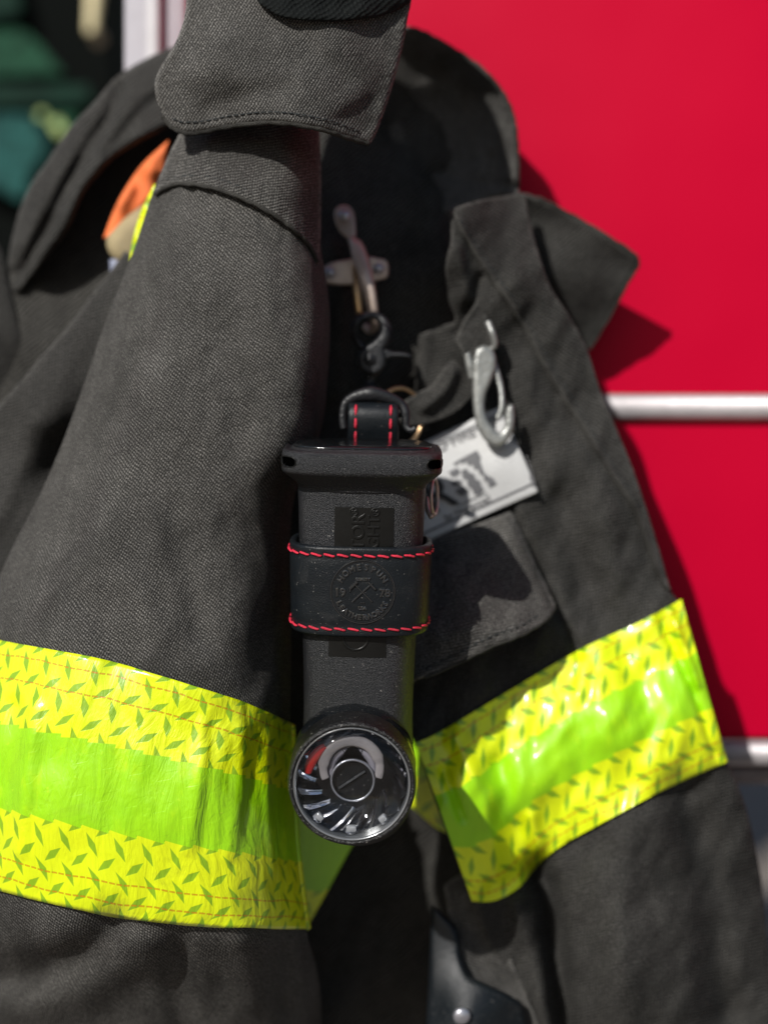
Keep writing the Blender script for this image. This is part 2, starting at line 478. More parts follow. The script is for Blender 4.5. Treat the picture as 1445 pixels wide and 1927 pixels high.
def strip(name, top, bot, hf, lift, mat, parent, nu=90, nv=36, thick=1.2, width=.1, label=None, scale=1.0):
    """a tape between two curves lying on depth field hf"""
    T = np.array(crm(top, 12)); Bt = np.array(crm(bot, 12))
    def rs(c, n):
        L = np.r_[0, np.cumsum(np.hypot(*np.diff(c, axis=0).T))]; t = np.linspace(0, L[-1], n)
        return np.stack([np.interp(t, L, c[:, 0]), np.interp(t, L, c[:, 1])], 1), L[-1]
    T, lt = rs(T, nu); Bt, lb = rs(Bt, nu); ln = (lt + lb) / 2 * S
    V, U, F = [], [], []
    for side in (0, 1):
        for j in range(nv):
            f = j / (nv - 1); q = T * (1 - f) + Bt * f
            h = hf(q[:, 0], q[:, 1]) - lift + (thick if side else 0)
            for i in range(nu):
                V.append(P(q[i, 0], q[i, 1], h[i] / 1000)); U.append((i / (nu - 1) * ln, f * width))
    o = nu * nv
    for j in range(nv - 1):
        for i in range(nu - 1):
            a = j * nu + i; F.append((a, a + 1, a + nu + 1, a + nu)); F.append((o + a, o + a + nu, o + a + nu + 1, o + a + 1))
    for i in range(nu - 1):
        F.append((i, o + i, o + i + 1, i + 1)); a = (nv - 1) * nu + i; F.append((a, a + 1, o + a + 1, o + a))
    for j in range(nv - 1):
        a = j * nu; F.append((a, a + nu, o + a + nu, o + a)); a += nu - 1; F.append((a, o + a, o + a + nu, a + nu))
    return mk(name, V, F, mat, parent, U, label=label, sharp=60)

def stitches(name, path, hf, lift, ln, gap, rad, mat, parent):
    """a run of thread as one mesh along a picture-plane path"""
    c = np.array(crm(path, 10)); L = np.r_[0, np.cumsum(np.hypot(*np.diff(c, axis=0).T))]
    parts = []; t = 0
    while t + ln < L[-1]:
        s_ = np.linspace(t, t + ln, 3); x = np.interp(s_, L, c[:, 0]); y = np.interp(s_, L, c[:, 1]); h = hf(x, y) - lift
        parts.append(tube([P(x[k], y[k], h[k] / 1000 + (.0003 if k != 1 else 0)) for k in range(3)], rad, 5, res=2)); t += ln + gap
    V, F, _ = join(parts)
    return mk(name, V, F, mat, parent)

def text_mesh(txt, size, extrude, bevel=0.0, res=3):
    cu = bpy.data.curves.new('lettering', 'FONT'); cu.body = txt; cu.size = size; cu.extrude = extrude
    cu.bevel_depth = bevel; cu.bevel_resolution = 1; cu.resolution_u = res
    cu.align_x = 'CENTER'; cu.align_y = 'CENTER'
    ob = bpy.data.objects.new('lettering', cu); col.objects.link(ob)
    dg = bpy.context.evaluated_depsgraph_get(); dg.update()
    me = bpy.data.meshes.new_from_object(ob.evaluated_get(dg))
    V = [tuple(v.co) for v in me.vertices]; F = [tuple(p.vertices) for p in me.polygons]
    bpy.data.objects.remove(ob); bpy.data.curves.remove(cu); bpy.data.meshes.remove(me)
    return V, F
# ================================================================== THE JACKET
jacket = thing('turnout_jacket', 'black twill firefighter coat with lime yellow reflective bands, hanging against the red panel', 'jacket', P(700, 1000, .06))
def itp(tab, k):
    t = np.array(crm(tab, 8)); return lambda y: np.interp(y, t[:, 0], t[:, k])
LR = [(200, 352, 598, 24, 18), (240, 345, 600, 22, 22), (300, 313, 600, 20, 26), (360, 288, 600, 19, 32), (460, 255, 603, 19, 36), (520, 232, 613, 20, 40),
      (600, 200, 621, 21, 42), (700, 166, 617, 22, 44), (800, 130, 606, 22, 44), (880, 98, 578, 22, 44), (940, 70, 553, 21, 44), (1050, 14, 545, 19, 45),
      (1200, -50, 548, 16, 47), (1350, -92, 546, 14, 48), (1480, -110, 550, 14, 49), (1600, -115, 556, 16, 49), (1745, -110, 575, 24, 49), (1810, -105, 592, 40, 46),
      (1880, -100, 603, 60, 44), (2040, -95, 604, 100, 40)]
sL, sR, sC, sB = (itp([(r[0], r[k]) for r in LR], 1) for k in (1, 2, 3, 4))
FOLDS = [([(330, 960), (352, 1080), (385, 1200)], 26, 2.6), ([(430, 640), (452, 850), (440, 1080)], 34, 1.8), ([(250, 720), (232, 900), (160, 1100)], 40, -2.0),
         ([(300, 380), (330, 500), (300, 640)], 45, 1.6), ([(470, 430), (500, 520), (520, 640)], 30, -2.2), ([(120, 1030), (170, 1150), (230, 1240)], 36, 2.6),
         ([(470, 1000), (500, 1150), (480, 1290)], 26, 2.2), ([(250, 1090), (300, 1190)], 30, -2.6), ([(382, 1360), (372, 1480), (352, 1600)], 9, -1.5), ([(402, 1360), (392, 1480), (378, 1600)], 12, .8),
         ([(452, 1370), (446, 1480), (430, 1610)], 11, -1.6), ([(476, 1375), (470, 1480), (455, 1610)], 11, .8), ([(505, 1380), (500, 1500), (515, 1640)], 9, -1.8),
         ([(30, 1330), (20, 1450), (-10, 1600)], 16, 2.6), ([(70, 1330), (55, 1470), (40, 1600)], 12, -2.6),
         ([(-60, 1840), (60, 1830), (170, 1785), (215, 1740)], 34, 9), ([(-20, 1910), (130, 1880), (260, 1800)], 40, -6), ([(340, 1780), (330, 1860), (350, 1960)], 26, 6), ([(460, 1770), (480, 1880)], 34, -5), ([(545, 1780), (540, 1900)], 22, 4)]
def profile(u, py):
    w = 2 * u - 1
    n = np.where(w < 0, 2.7, 4.2 + 7 * np.exp(-((py - 680) / 190) ** 4))
    return np.maximum(0, 1 - np.abs(w) ** n)
YS = [(292, 366), (330, 347), (388, 350), (450, 370), (510, 400), (556, 434), (583, 462), (600, 500)]
def pucker(px, py):
    d = seg_dist(px, py, crm(YS, 4)); ph = np.array([noise.noise((x / 13, .3, 4.)) for x in px])
    return -1.5 * ph * np.exp(-(d / 34) ** 2)
def sleeve_front(px, py):
    L, R = sL(py), sR(py)
    u = np.clip((px - L) / (R - L), 0, 1); f = profile(u, py)
    return sC(py) - sB(py) * f + (ridges(px, py, FOLDS) + wr(px, py, 90, 150, 2.2, 3.1, .2) + wr(px, py, 34, 70, .9, 8.1, -.3) + pucker(px, py)) * np.minimum(1, f * 1.6)
# sleeve body: a closed tube, rows of constant height
ys = np.linspace(215, 2040, 230); NT_ = 150
th = np.linspace(0, 2 * math.pi, NT_, endpoint=False)
V, U, F = [], [], []
for y in ys:
    L, R = sL(y), sR(y); u = (1 - np.cos(th)) / 2
    x = L + (R - L) * u; fr = sleeve_front(x, np.full(NT_, y)); bk = sC(y) + sB(y) * .45 * np.abs(np.sin(th))
    d = np.where(np.sin(th) >= 0, fr, bk)
    pts = [P(x[k], y, d[k] / 1000) for k in range(NT_)]
    V += pts; arc = 0; prev = None
    k0 = NT_ // 4
    cum = np.r_[0, np.cumsum([(pts[(k + 1) % NT_] - pts[k]).length for k in range(NT_ - 1)])]; cum -= cum[k0]
    skew = (R - L) * .0
    U += [(cum[k] + (L + R) / 2 * S * .55, -y * S) for k in range(NT_)]
for j in range(len(ys) - 1):
    for k in range(NT_):
        a = j * NT_ + k; b = j * NT_ + (k + 1) % NT_; F.append((a, b, b + NT_, a + NT_))
F.append(tuple(range(NT_))); F.append(tuple((len(ys) - 1) * NT_ + k for k in reversed(range(NT_))))
sleeve = mk('sleeve', V, F, M['fabric'], jacket, U)

# reflective tape wrapped round the sleeve
yt = itp([(-130, 1176), (0, 1205), (200, 1243), (400, 1302), (480, 1332), (555, 1366), (620, 1390)], 1)
yb = itp([(-130, 1648), (0, 1675), (100, 1700), (250, 1728), (420, 1744), (560, 1748), (620, 1748)], 1)
V, U, F = [], [], []; nv = 60; NB = 220
tb = np.linspace(0, 2 * math.pi, NB, endpoint=False)
rows = []
for j in range(nv):
    f = j / (nv - 1); u = (1 - np.cos(tb)) / 2; y = np.full(NB, 1500.)
    for _ in range(5):
        L, R = sL(y) - 7, sR(y) + 5; x = L + (R - L) * u; y = yt(x) * (1 - f) + yb(x) * f
    uu = (x - sL(y)) / (sR(y) - sL(y))
    fr = sleeve_front(np.clip(x, sL(y), sR(y)), y) - 1.9; bk = sC(y) + sB(y) * .45 * np.abs(np.sin(tb)) + 1.9
    w = np.clip(np.sin(tb) * 8, -1, 1) * .5 + .5
    d = fr * w + bk * (1 - w)
    pts = [P(x[k], y[k], d[k] / 1000) for k in range(NB)]; rows.append(pts)
    cum = np.r_[0, np.cumsum([(pts[k + 1] - pts[k]).length for k in range(NB - 1)])]
    V += pts; U += [(c, f * .1) for c in cum]
for j in range(nv - 1):
    for k in range(NB - 1):
        a = j * NB + k; F.append((a, a + 1, a + 1 + NB, a + NB))
band1 = mk('reflective_band', V, F, M['trim'], jacket, U, fix=False, label='wide lime yellow band wrapped round the hanging sleeve')
sol = band1.modifiers.new('thickness', 'SOLIDIFY'); sol.thickness = .0012; sol.offset = -1

# yoke over the sleeve head, with a doubled seam
yoke_h = lambda x, y: sleeve_front(x, y) - 3.2 + ridges(x, y, [([(372, 250), (350, 300), (338, 340)], 12, 2.2), ([(395, 262), (380, 300), (352, 345)], 10, -2.5)])
yoke = sheet('shoulder_yoke', [(352, 220, 1), (338, 250), (312, 302), (290, 366, 1), (330, 347), (388, 350), (450, 370), (510, 400), (556, 434), (583, 462), (600, 500, 1), (603, 440), (604, 330), (600, 220, 1)],
      yoke_h, 3.0, M['fabric'], jacket, 6, hem=(26, .7, .5), grain=.5)
stitches('seam_thread', [(312, 338), (350, 330), (400, 333), (455, 352), (512, 382), (555, 414), (580, 442)], yoke_h, .4, 11, 4, .0003, M['darkthread'], yoke)

# collar folded over at the top; unseen upper part added to shade collar stand
col_h0 = tps([(530, 120, -30), (297, 170, -6), (345, 30, -6), (320, 90, -8), (697, 262, -12), (757, 90, -6), (765, 20, -6), (560, 232, -32), (430, 232, -20), (345, 240, -10), (530, -20, -24), (530, -640, -20), (730, -600, -10), (380, -600, -10), (750, -300, -6), (360, -300, -6), (650, 150, -25), (400, 120, -24), (735, 170, -8)])
col_h = lambda x, y: col_h0(x, y) + ridges(x, y, [([(395, 205), (470, 175), (540, 160)], 22, 2.2), ([(560, 60), (600, 110), (650, 150)], 20, 1.6), ([(380, 60), (420, 110)], 26, -1.6), ([(640, 225), (700, 190)], 16, 1.4)]) + wr(x, y, 70, 60, 2.0, 5.5, .4)
collar = sheet('collar', [(400, -420, 1), (356, -250), (350, -45), (349, 20), (332, 75), (305, 120), (292, 150), (293, 180), (305, 212), (322, 236), (352, 248), (380, 246), (440, 234), (520, 228), (600, 240), (655, 257), (697, 270, 1), (712, 240), (735, 172), (752, 110), (766, 40), (770, -45), (700, -250), (600, -420, 1)],
      col_h, 4.2, M['fabric'], jacket, 7, hem=(17, 1.2, .9), grain=-.35)
stitches('seam_thread', [(325, 222), (345, 229), (385, 227), (440, 216), (520, 210), (600, 221), (650, 236), (680, 248)], col_h, 1.2, 9, 4, .0003, M['darkthread'], collar)
knit = sheet('collar_lining', [(470, -60, 1), (480, -8), (505, 18), (540, 33), (600, 39), (680, 36), (735, 24), (772, 4, 1), (775, -60, 1)], lambda x, y: col_h0(x, y) - 5 + wr(x, y, 40, 40, 2, 1.), 3.5, M['knit'], jacket, 7)

# back lining seen deep inside the coat
in_h0 = tps([(650, 450, 74), (800, 200, 119), (950, 250, 119), (700, 700, 76), (600, 1000, 80), (700, 1700, 112), (800, 1900, 116), (900, 1200, 88), (1200, 1200, 108), (1300, 1500, 110), (100, 700, 98), (20, 500, 114), (0, 1900, 125), (400, 1930, 120), (640, 1930, 116), (1400, 1900, 113), (330, 120, 108), (770, 60, 119), (250, 350, 112)])
in_h = lambda x, y: in_h0(x, y) + ridges(x, y, [([(630, 470), (640, 600), (625, 740)], 20, -6), ([(770, 300), (830, 450), (850, 620)], 30, -5), ([(740, 250), (800, 320), (900, 350)], 22, 6)]) + wr(x, y, 90, 130, 5, 2.2, .3)
sheet('back_lining', [(345, 90, 1), (230, 148), (140, 250), (65, 350), (28, 450), (10, 560), (-40, 620, 1), (-60, 2010, 1), (1440, 2010, 1), (1425, 1700), (1395, 1530), (1355, 1430), (1300, 1250), (1260, 1120), (1180, 900), (1115, 740), (1040, 560), (985, 430), (965, 350), (955, 250), (925, 170), (850, 100), (765, 64, 1)],
      in_h, 4, M['inner'], jacket, 15)
# collar stand behind, at the right
fh0 = tps([(780, 62, 90), (860, 98, 86), (920, 140, 82), (965, 225, 80), (973, 350, 82), (900, 170, 104), (850, 200, 114), (750, 250, 116), (920, 260, 100), (880, 320, 104), (820, 390, 96), (700, 180, 116), (780, 150, 116)])
fh = lambda x, y: fh0(x, y) + ridges(x, y, [([(835, 130), (890, 190), (925, 260), (930, 330)], 16, 5), ([(860, 150), (915, 230), (925, 280)], 10, -4), ([(800, 290), (860, 340), (970, 350)], 10, 4), ([(820, 330), (900, 352), (972, 362)], 7, -3)]) + wr(x, y, 60, 60, 2.5, 9.)
stand = sheet('collar_stand', [(740, 40, 1), (800, 60), (850, 88), (905, 126), (945, 170), (966, 215), (974, 270), (976, 366, 1), (900, 380), (846, 402, 1), (780, 380), (690, 290, 1), (700, 120)], fh, 5, M['fabric'], jacket, 8, hem=(15, 1.5, 1.0))
# collar point spread out to the right
gh = tps([(975, 362, 84), (1200, 487, 88), (1107, 657, 112), (1060, 480, 88), (1120, 440, 84), (1020, 560, 100), (1000, 420, 94)])
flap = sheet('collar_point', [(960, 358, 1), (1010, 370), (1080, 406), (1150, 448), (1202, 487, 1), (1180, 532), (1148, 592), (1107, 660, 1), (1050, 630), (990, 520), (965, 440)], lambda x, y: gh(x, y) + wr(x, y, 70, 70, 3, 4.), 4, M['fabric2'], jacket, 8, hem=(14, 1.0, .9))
# left shoulder hump
hh0 = tps([(340, 100, 100), (225, 150, 104), (130, 250, 106), (55, 360, 110), (16, 520, 116), (45, 620, 118), (250, 210, 84), (170, 290, 80), (110, 400, 82), (70, 510, 92), (300, 240, 90), (200, 330, 88), (130, 450, 92)])
hh = lambda x, y: hh0(x, y) + ridges(x, y, [([(225, 165), (206, 215), (165, 280), (120, 360), (80, 440), (40, 520)], 14, 12), ([(300, 180), (250, 225), (205, 290)], 14, 5), ([(318, 228), (222, 280), (160, 342), (140, 380), (116, 428), (70, 490), (30, 545)], 9, -8)]) + wr(x, y, 60, 90, 3, 6.)
sheet('shoulder_fold', [(350, 78, 1), (285, 104), (222, 142), (180, 188), (130, 240), (90, 300), (52, 356), (28, 425), (14, 500), (14, 580), (18, 640, 1), (24, 590), (40, 545), (80, 495), (128, 432), (152, 377), (172, 345), (228, 288), (340, 228, 1)], hh, 7, M['fabric2'], jacket, 8, er=24)
# second roll below the hump
lh = tps([(0, 480, 112), (60, 640, 104), (0, 640, 98), (-30, 760, 104), (60, 700, 108)])
sheet('side_fold', [(-40, 440, 1), (0, 462), (18, 540), (40, 620), (72, 690), (20, 760), (-40, 790, 1)], lh, 6, M['fabric2'], jacket, 8, er=20)
# the cloth behind the sleeve, left
bh0 = tps([(232, 480, 66), (150, 640, 54), (0, 850, 56), (60, 760, 44), (0, 1100, 52), (200, 800, 48), (240, 560, 56), (60, 1000, 44), (130, 900, 58), (-20, 780, 66)])
bh = lambda x, y: bh0(x, y) + ridges(x, y, [([(205, 720), (150, 800), (90, 900)], 30, 5), ([(60, 800), (30, 900), (-10, 980)], 24, -4)]) + wr(x, y, 60, 80, 3, 3.)
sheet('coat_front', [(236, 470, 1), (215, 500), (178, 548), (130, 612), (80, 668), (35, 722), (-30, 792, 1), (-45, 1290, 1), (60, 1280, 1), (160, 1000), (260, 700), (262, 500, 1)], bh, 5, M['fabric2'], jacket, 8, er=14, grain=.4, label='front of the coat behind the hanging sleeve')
sheet('reflective_band', [(290, 346, 1), (303, 352), (300, 400), (282, 440), (252, 500, 1), (244, 490), (252, 440), (268, 390)], lambda x, y: 42 + (300 - x) * .12 + wr(x, y, 20, 20, 3, 1.), 1.6, M['trim'], jacket, 6, label='small sliver of lime yellow band above the sleeve')

# ---------------- right front of the coat
H0 = tps([(850, 420, 42), (960, 380, 70), (1000, 500, 54), (905, 520, 46), (1060, 650, 64), (1100, 760, 66), (1020, 760, 60), (1180, 900, 60), (1250, 1120, 58), (1110, 1000, 56), (900, 700, 62), (800, 640, 66), (900, 1000, 56), (770, 1300, 46), (860, 1200, 44), (800, 1100, 52),
          (1000, 1250, 46), (1150, 1350, 36), (1300, 1300, 46), (1365, 1430, 54), (900, 1690, 42), (810, 1450, 30), (900, 1480, 30), (1000, 1620, 50), (1200, 1550, 40), (1050, 1800, 52), (1200, 1850, 38), (1300, 1700, 46), (1440, 1900, 76), (1430, 1650, 76), (980, 1930, 62)])
HR = [([(1015, 1630), (1040, 1740), (1068, 1960)], 22, 22), ([(970, 1700), (1000, 1800), (1030, 1940)], 22, -7), ([(1120, 1640), (1150, 1760), (1160, 1940)], 40, -7), ([(1150, 1560), (1180, 1700), (1190, 1900)], 50, -5), ([(1290, 1500), (1330, 1650), (1360, 1900)], 40, 10),
      ([(1000, 1640), (968, 1560), (940, 1440)], 24, 5), ([(1030, 1640), (1000, 1540)], 14, -3.5), ([(860, 1390), (905, 1500), (935, 1640)], 18, -4), ([(835, 1450), (870, 1540)], 10, 4),
      ([(1010, 870), (1060, 960), (1100, 1100)], 34, 5), ([(1100, 850), (1140, 980), (1160, 1120)], 36, -4), ([(960, 962), (1000, 1040), (1044, 1144), (1090, 1230)], 9, 5),
      ([(1000, 700), (1010, 800), (1040, 900)], 30, -4), ([(860, 470), (880, 560)], 14, -6), ([(905, 520), (880, 590), (862, 625)], 10, 5), ([(800, 620), (795, 720)], 12, -3), ([(1240, 1160), (1300, 1290), (1345, 1420)], 7, 3), ([(1262, 1150), (1315, 1290)], 6, -2.5), ([(1140, 1160), (1200, 1290), (1230, 1400)], 30, 3)]
H = lambda x, y: H0(x, y) + ridges(x, y, HR) + wr(x, y, 80, 110, 6, 7.7, .3) + wr(x, y, 26, 44, 1.7, 2.7, .3)
sheet('coat_front', [(845, 396, 1), (900, 382), (985, 366, 1), (997, 430), (1032, 537), (1068, 593), (1102, 658), (1130, 740), (1190, 885), (1236, 1030), (1262, 1108), (1282, 1138, 1), (1312, 1270), (1366, 1430, 1), (1402, 1515), (1430, 1640), (1448, 1800), (1465, 1990, 1), (1020, 1990, 1), (985, 1912), (945, 1830), (912, 1760), (890, 1700, 1),
      (852, 1600), (815, 1500), (785, 1402, 1), (740, 1300), (735, 1000), (748, 900), (775, 800), (783, 690), (788, 630, 1), (830, 612), (856, 602), (843, 560), (838, 500), (848, 450)],
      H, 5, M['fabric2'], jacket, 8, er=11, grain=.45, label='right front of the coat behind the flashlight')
PL = lambda x, y: H(x, y) - 2.4
plk = sheet('placket', [(850, 392, 1), (900, 377), (988, 362, 1), (1000, 430), (1034, 535), (1070, 592), (1104, 656), (1132, 740), (1192, 885), (1239, 1030), (1262, 1112, 1), (1238, 1079), (1198, 966), (1147, 885), (1082, 781), (1030, 697), (974, 594), (913, 505), (866, 430)], PL, 2.8, M['fabric2'], jacket, 7, hem=(9, .5, .6), grain=1.2)
stitches('seam_thread', [(868, 412), (925, 502), (985, 590), (1041, 692), (1094, 776), (1158, 880), (1205, 955)], PL, .4, 9, 5, .0003, M['darkthread'], plk)
PF = lambda x, y: H(x, y) - 6 - 30 * np.clip((y - 985) / 200, 0, 1) ** 1.2 * np.clip((1120 - x) / 150, .3, 1) - ridges(x, y, [([(850, 1100), (900, 1150)], 30, 2)])
pf = sheet('pocket_flap', [(730, 1050, 1), (820, 1012), (900, 985), (962, 962, 1), (985, 1010), (1015, 1075), (1046, 1140, 1), (1030, 1165), (985, 1193), (930, 1214), (860, 1248), (740, 1300, 1)], PF, 3.2, M['fabric'], jacket, 7, hem=(13, .7, .7), grain=.45)
stitches('seam_thread', [(790, 1262), (860, 1230), (925, 1198), (985, 1176), (1022, 1150)], PF, .4, 9, 5, .0003, M['darkthread'], pf)
strip('reflective_band', [(783, 1398), (820, 1382), (900, 1335), (1000, 1275), (1100, 1218), (1200, 1172), (1282, 1128)], [(888, 1697), (930, 1696), (975, 1672), (1012, 1628), (1060, 1590), (1150, 1540), (1260, 1482), (1369, 1434)],
      H, 2.2, M['trim_r'], jacket, 130, 60, 1.4, .068, label='lime yellow band slanting across the right front')
# the far bits of tape inside the coat
def tape_piece(outline, d, vof, lab):
    o = sheet('reflective_band', outline, d, 1.6, M['trim'], jacket, 8, label=lab)
    ul = o.data.uv_layers[0].data
    for l in ul: l.uv = (l.uv[0], l.uv[1] + vof)
tape_piece([(500, 1480, 1), (720, 1500, 1), (690, 1550), (656, 1605), (615, 1680), (577, 1747, 1), (500, 1747, 1)], lambda x, y: 64 + (x - 560) * .05, -1655 * S + .062, 'shaded lime band low behind the flashlight head')
tape_piece([(745, 1380, 1), (800, 1385), (845, 1400, 1), (862, 1500), (862, 1575, 1), (815, 1555), (745, 1490, 1)], lambda x, y: 84 - (x - 780) * .05, -1540 * S + .085, 'lime band edge right of the flashlight head')
# inner flap low in the opening
ih = lambda x, y: 54 + wr(x, y, 40, 60, 4, 3.3)
sheet('inner_flap', [(835, 1668, 1), (862, 1648), (905, 1632), (925, 1700), (960, 1800), (1020, 1940, 1), (900, 1960, 1), (865, 1850), (850, 1760)], ih, 3.5, M['fabric'], jacket, 7, grain=1.0)
# webbing pieces
sheet('cloth_strap', [(742, 766, 1), (785, 739), (812, 724), (832, 695), (850, 677), (868, 688), (885, 712), (902, 726, 1), (884, 752), (850, 780), (800, 798), (758, 802, 1)],
      lambda x, y: 47 + ridges(x, y, [([(800, 765), (835, 735), (852, 700)], 12, -6)]) + (x - 740) * .03, 3.5, M['fabric2'], jacket, 6, hem=(6, .8, .4), grain=1.)
sheet('hook_tab', [(856, 640, 1), (872, 605), (902, 558, 1), (918, 600), (932, 655, 1), (905, 664), (874, 668, 1)], lambda x, y: 50 + (y - 560) * -.05 + wr(x, y, 20, 20, 2, 2.), 3, M['fabric2'], jacket, 6, hem=(6, .6, .3), grain=.8)

def piping(path, hf, lift, r, parent, name='seam_piping'):
    c = np.array(crm(path, 6)); h = hf(c[:, 0], c[:, 1]) - lift
    V, F = tube([P(c[i, 0], c[i, 1] + .6 * math.sin(i * 1.7), h[i] / 1000) for i in range(len(c))], [r * S * (1 + .18 * math.sin(i * 2.3)) for i in range(len(c))], 8, res=2)
    return mk(name, V, F, M['edge'], parent)
piping([(292, 364), (330, 346), (388, 350), (450, 370), (510, 400), (556, 434), (583, 462), (597, 492)], yoke_h, .4, 4.2, yoke)
piping([(868, 430), (913, 505), (974, 594), (1030, 697), (1082, 781), (1147, 885), (1198, 966), (1238, 1079), (1260, 1110)], PL, .2, 3.4, plk)
piping([(308, 217), (324, 238), (352, 249), (380, 247), (440, 235), (520, 229), (600, 241), (655, 258), (694, 270)], col_h, -.6, 5.5, collar)
piping([(1044, 1144), (1028, 1166), (985, 1194), (930, 1215), (860, 1249), (800, 1275)], PF, -.2, 3.6, pf)
piping([(1012, 371), (1080, 407), (1150, 449), (1200, 488), (1180, 532), (1148, 592), (1109, 656)], lambda x, y: gh(x, y) + wr(x, y, 70, 70, 3, 4.), .2, 4, flap)
piping([(770, 52), (800, 62), (850, 90), (905, 128), (943, 171), (964, 216), (972, 270), (974, 350)], fh, .2, 5, stand)
# stitched seam and folds of the lining
# printed name patch sewn on the coat
A24 = math.radians(24.5)
BH = tps([(x, y, float(H(np.array([float(x)]), np.array([float(y)]))[0])) for x, y in ((760, 870), (800, 1000), (860, 860), (900, 960), (960, 800), (1000, 920), (930, 880))])
patch_h = lambda x, y: BH(x, y) - 5.5
patch = sheet('name_patch', [(745, 857, 1), (838, 812), (938, 766, 1), (978, 845), (1013, 926, 1), (900, 975), (780, 1030, 1), (760, 940)], patch_h, 1.2, M['label'], jacket, 7, er=4)
def on_patch(name, parts, mat, lift):
    V, F, _ = join(parts)
    W = []
    X = np.array([v[0] for v in V]); Y = np.array([v[1] for v in V]); h = patch_h(X, Y) - lift
    for i, v in enumerate(V): W.append(P(v[0], v[1], (h[i] - v[2]) / 1000))
    return mk(name, W, F, mat, patch, smooth=False)
def ptext(txt, x, y, size, wide=1.0, th=.08):
    V, F = text_mesh(txt, size, th, size * .012)
    ca, sa = math.cos(A24), math.sin(A24)
    return [(x + a * wide * ca - b * sa, y - a * wide * sa - b * ca, c) for a, b, c in V], F
def pbox(cx, cy, hw, hh, th=.08, ang=0):
    ca, sa = math.cos(A24 + ang), math.sin(A24 + ang); V = []
    n = 8
    for s_ in (1, -1):
        for j in (-1, 1):
            for i in range(n + 1):
                a = -hw + 2 * hw * i / n; b = j * hh
                V.append((cx + a * ca - b * sa, cy - a * sa - b * ca, th * s_))
    m = n + 1; F = []
    for i in range(n):
        F += [(i, i + 1, m + i + 1, m + i), (2 * m + i, 3 * m + i, 3 * m + i + 1, 2 * m + i + 1), (i, 2 * m + i, 2 * m + i + 1, i + 1), (m + i, m + i + 1, 3 * m + i + 1, 3 * m + i)]
    F += [(0, m, 3 * m, 2 * m), (n, 2 * m + n, 3 * m + n, m + n)]
    return V, F
def ppoly(pts, th=.08):
    n = len(pts); V = [(x, y, th) for x, y in pts] + [(x, y, -th) for x, y in pts]
    return V, [tuple(range(n)), tuple(reversed(range(n, 2 * n)))] + [(i, (i + 1) % n, (i + 1) % n + n, i + n) for i in range(n)]
on_patch('patch_lettering', [ptext('TO FIRE', 850, 832, 26, 1.05)], M['greyink'], .35)
on_patch('patch_lettering', [ptext('by Honeywell', 880, 956, 17, 1.0)], M['greyink'], .35)
on_patch('patch_lettering', [ptext('R', 826, 932, 92, 1.0), ptext('E', 768, 958, 92, .95)], M['ink'], .45)
on_patch('patch_lettering', [ptext('®', 852, 944, 13, 1)], M['ink'], .45)
on_patch('patch_border', [pbox(898, 958, 118, 2.2), pbox(984, 868, 2.2, 52, .08, 0), pbox(858, 818, 96, 2.4), pbox(858, 826, 96, 1.0)], M['greyink'], .3)
on_patch('patch_picture', [ppoly([(852, 872), (897, 847), (935, 911), (921, 918), (917, 906), (911, 905), (910, 894), (903, 893), (900, 883), (893, 884), (889, 874), (882, 877), (877, 868), (870, 873), (865, 869), (858, 876)]),
          ppoly([(868, 886), (877, 881), (884, 890), (892, 892), (895, 902), (903, 905), (906, 916), (911, 921), (904, 930), (893, 932), (888, 920), (880, 915), (879, 903), (871, 900)]),
          ppoly([(856, 924), (872, 914), (884, 924), (868, 934)]), ppoly([(844, 888), (860, 880), (866, 886), (862, 894), (850, 898)]), ppoly([(848, 908), (860, 901), (870, 906), (866, 912), (854, 915)]), pbox(888, 940, 30, 1.0)], M['greyink'], .35)
stitches('patch_thread', [(990, 858), (1004, 900), (1002, 922), (960, 942), (900, 967), (830, 998)], patch_h, .1, 6, 3, .00018, M['lightgrey'], patch)

# cast hook clasp riveted inside the coat
def rivet(px, py, d, r, mat, parent, name='rivet'):
    c = P(px, py, d); r *= S
    V, F = lathe([(r, .0012), (r, 0), (r * .93, -.0007), (r * .6, -.0013), (r * .25, -.0016), (.0001, -.0017)], 24, c)
    return mk(name, V, F, mat, parent)
cd = .062
clasp = sheet('hook_clasp', [(629, 398), (638, 387), (654, 386), (665, 398), (669, 425), (668, 444), (657, 449), (643, 440), (632, 420)], lambda x, y: cd * 1000 + (y - 390) * -.06, 2.6, M['bronze'], jacket, 4, er=3)
for ol in ([(605, 512), (612, 500), (630, 492), (652, 488), (668, 486), (676, 500), (676, 530), (655, 536), (618, 534), (607, 524)], [(690, 486), (715, 486), (728, 492), (731, 508), (727, 522), (708, 528), (692, 530)]):
    o = sheet('clasp_plate', ol, lambda x, y: np.full(x.shape, cd * 1000), 2.4, M['bronze'], clasp, 4, er=3)
rivet(648, 405, cd - .0035, 12, M['steel'], clasp); rivet(621, 513, cd - .0005, 12, M['steel'], clasp); rivet(713, 505, cd - .0005, 12, M['steel'], clasp)
sheet('clasp_hook', [(659, 464), (663, 452), (676, 450), (688, 468), (698, 500), (707, 545), (712, 588), (710, 612), (702, 615), (694, 596), (684, 556), (671, 510), (662, 482)],
      lambda x, y: cd * 1000 - 8 - 9 * np.sin(np.clip((y - 450) / 165, 0, 1) * 2.6), 6, M['bronze'], clasp, 4, er=9)
V, F = tube([P(706, 600, cd - .010), P(705, 614, cd - .005), P(697, 622, cd + .001), P(686, 612, cd + .003)], [r * S for r in (8, 9, 8, 7)], 14, .8)
mk('hook_tip', V, F, M['bronze'], clasp)
V, F = tube([P(660, 442, cd + .001), P(664, 455, cd - .006), P(670, 470, cd - .009)], [r * S for r in (9, 9, 10)], 14, .7)
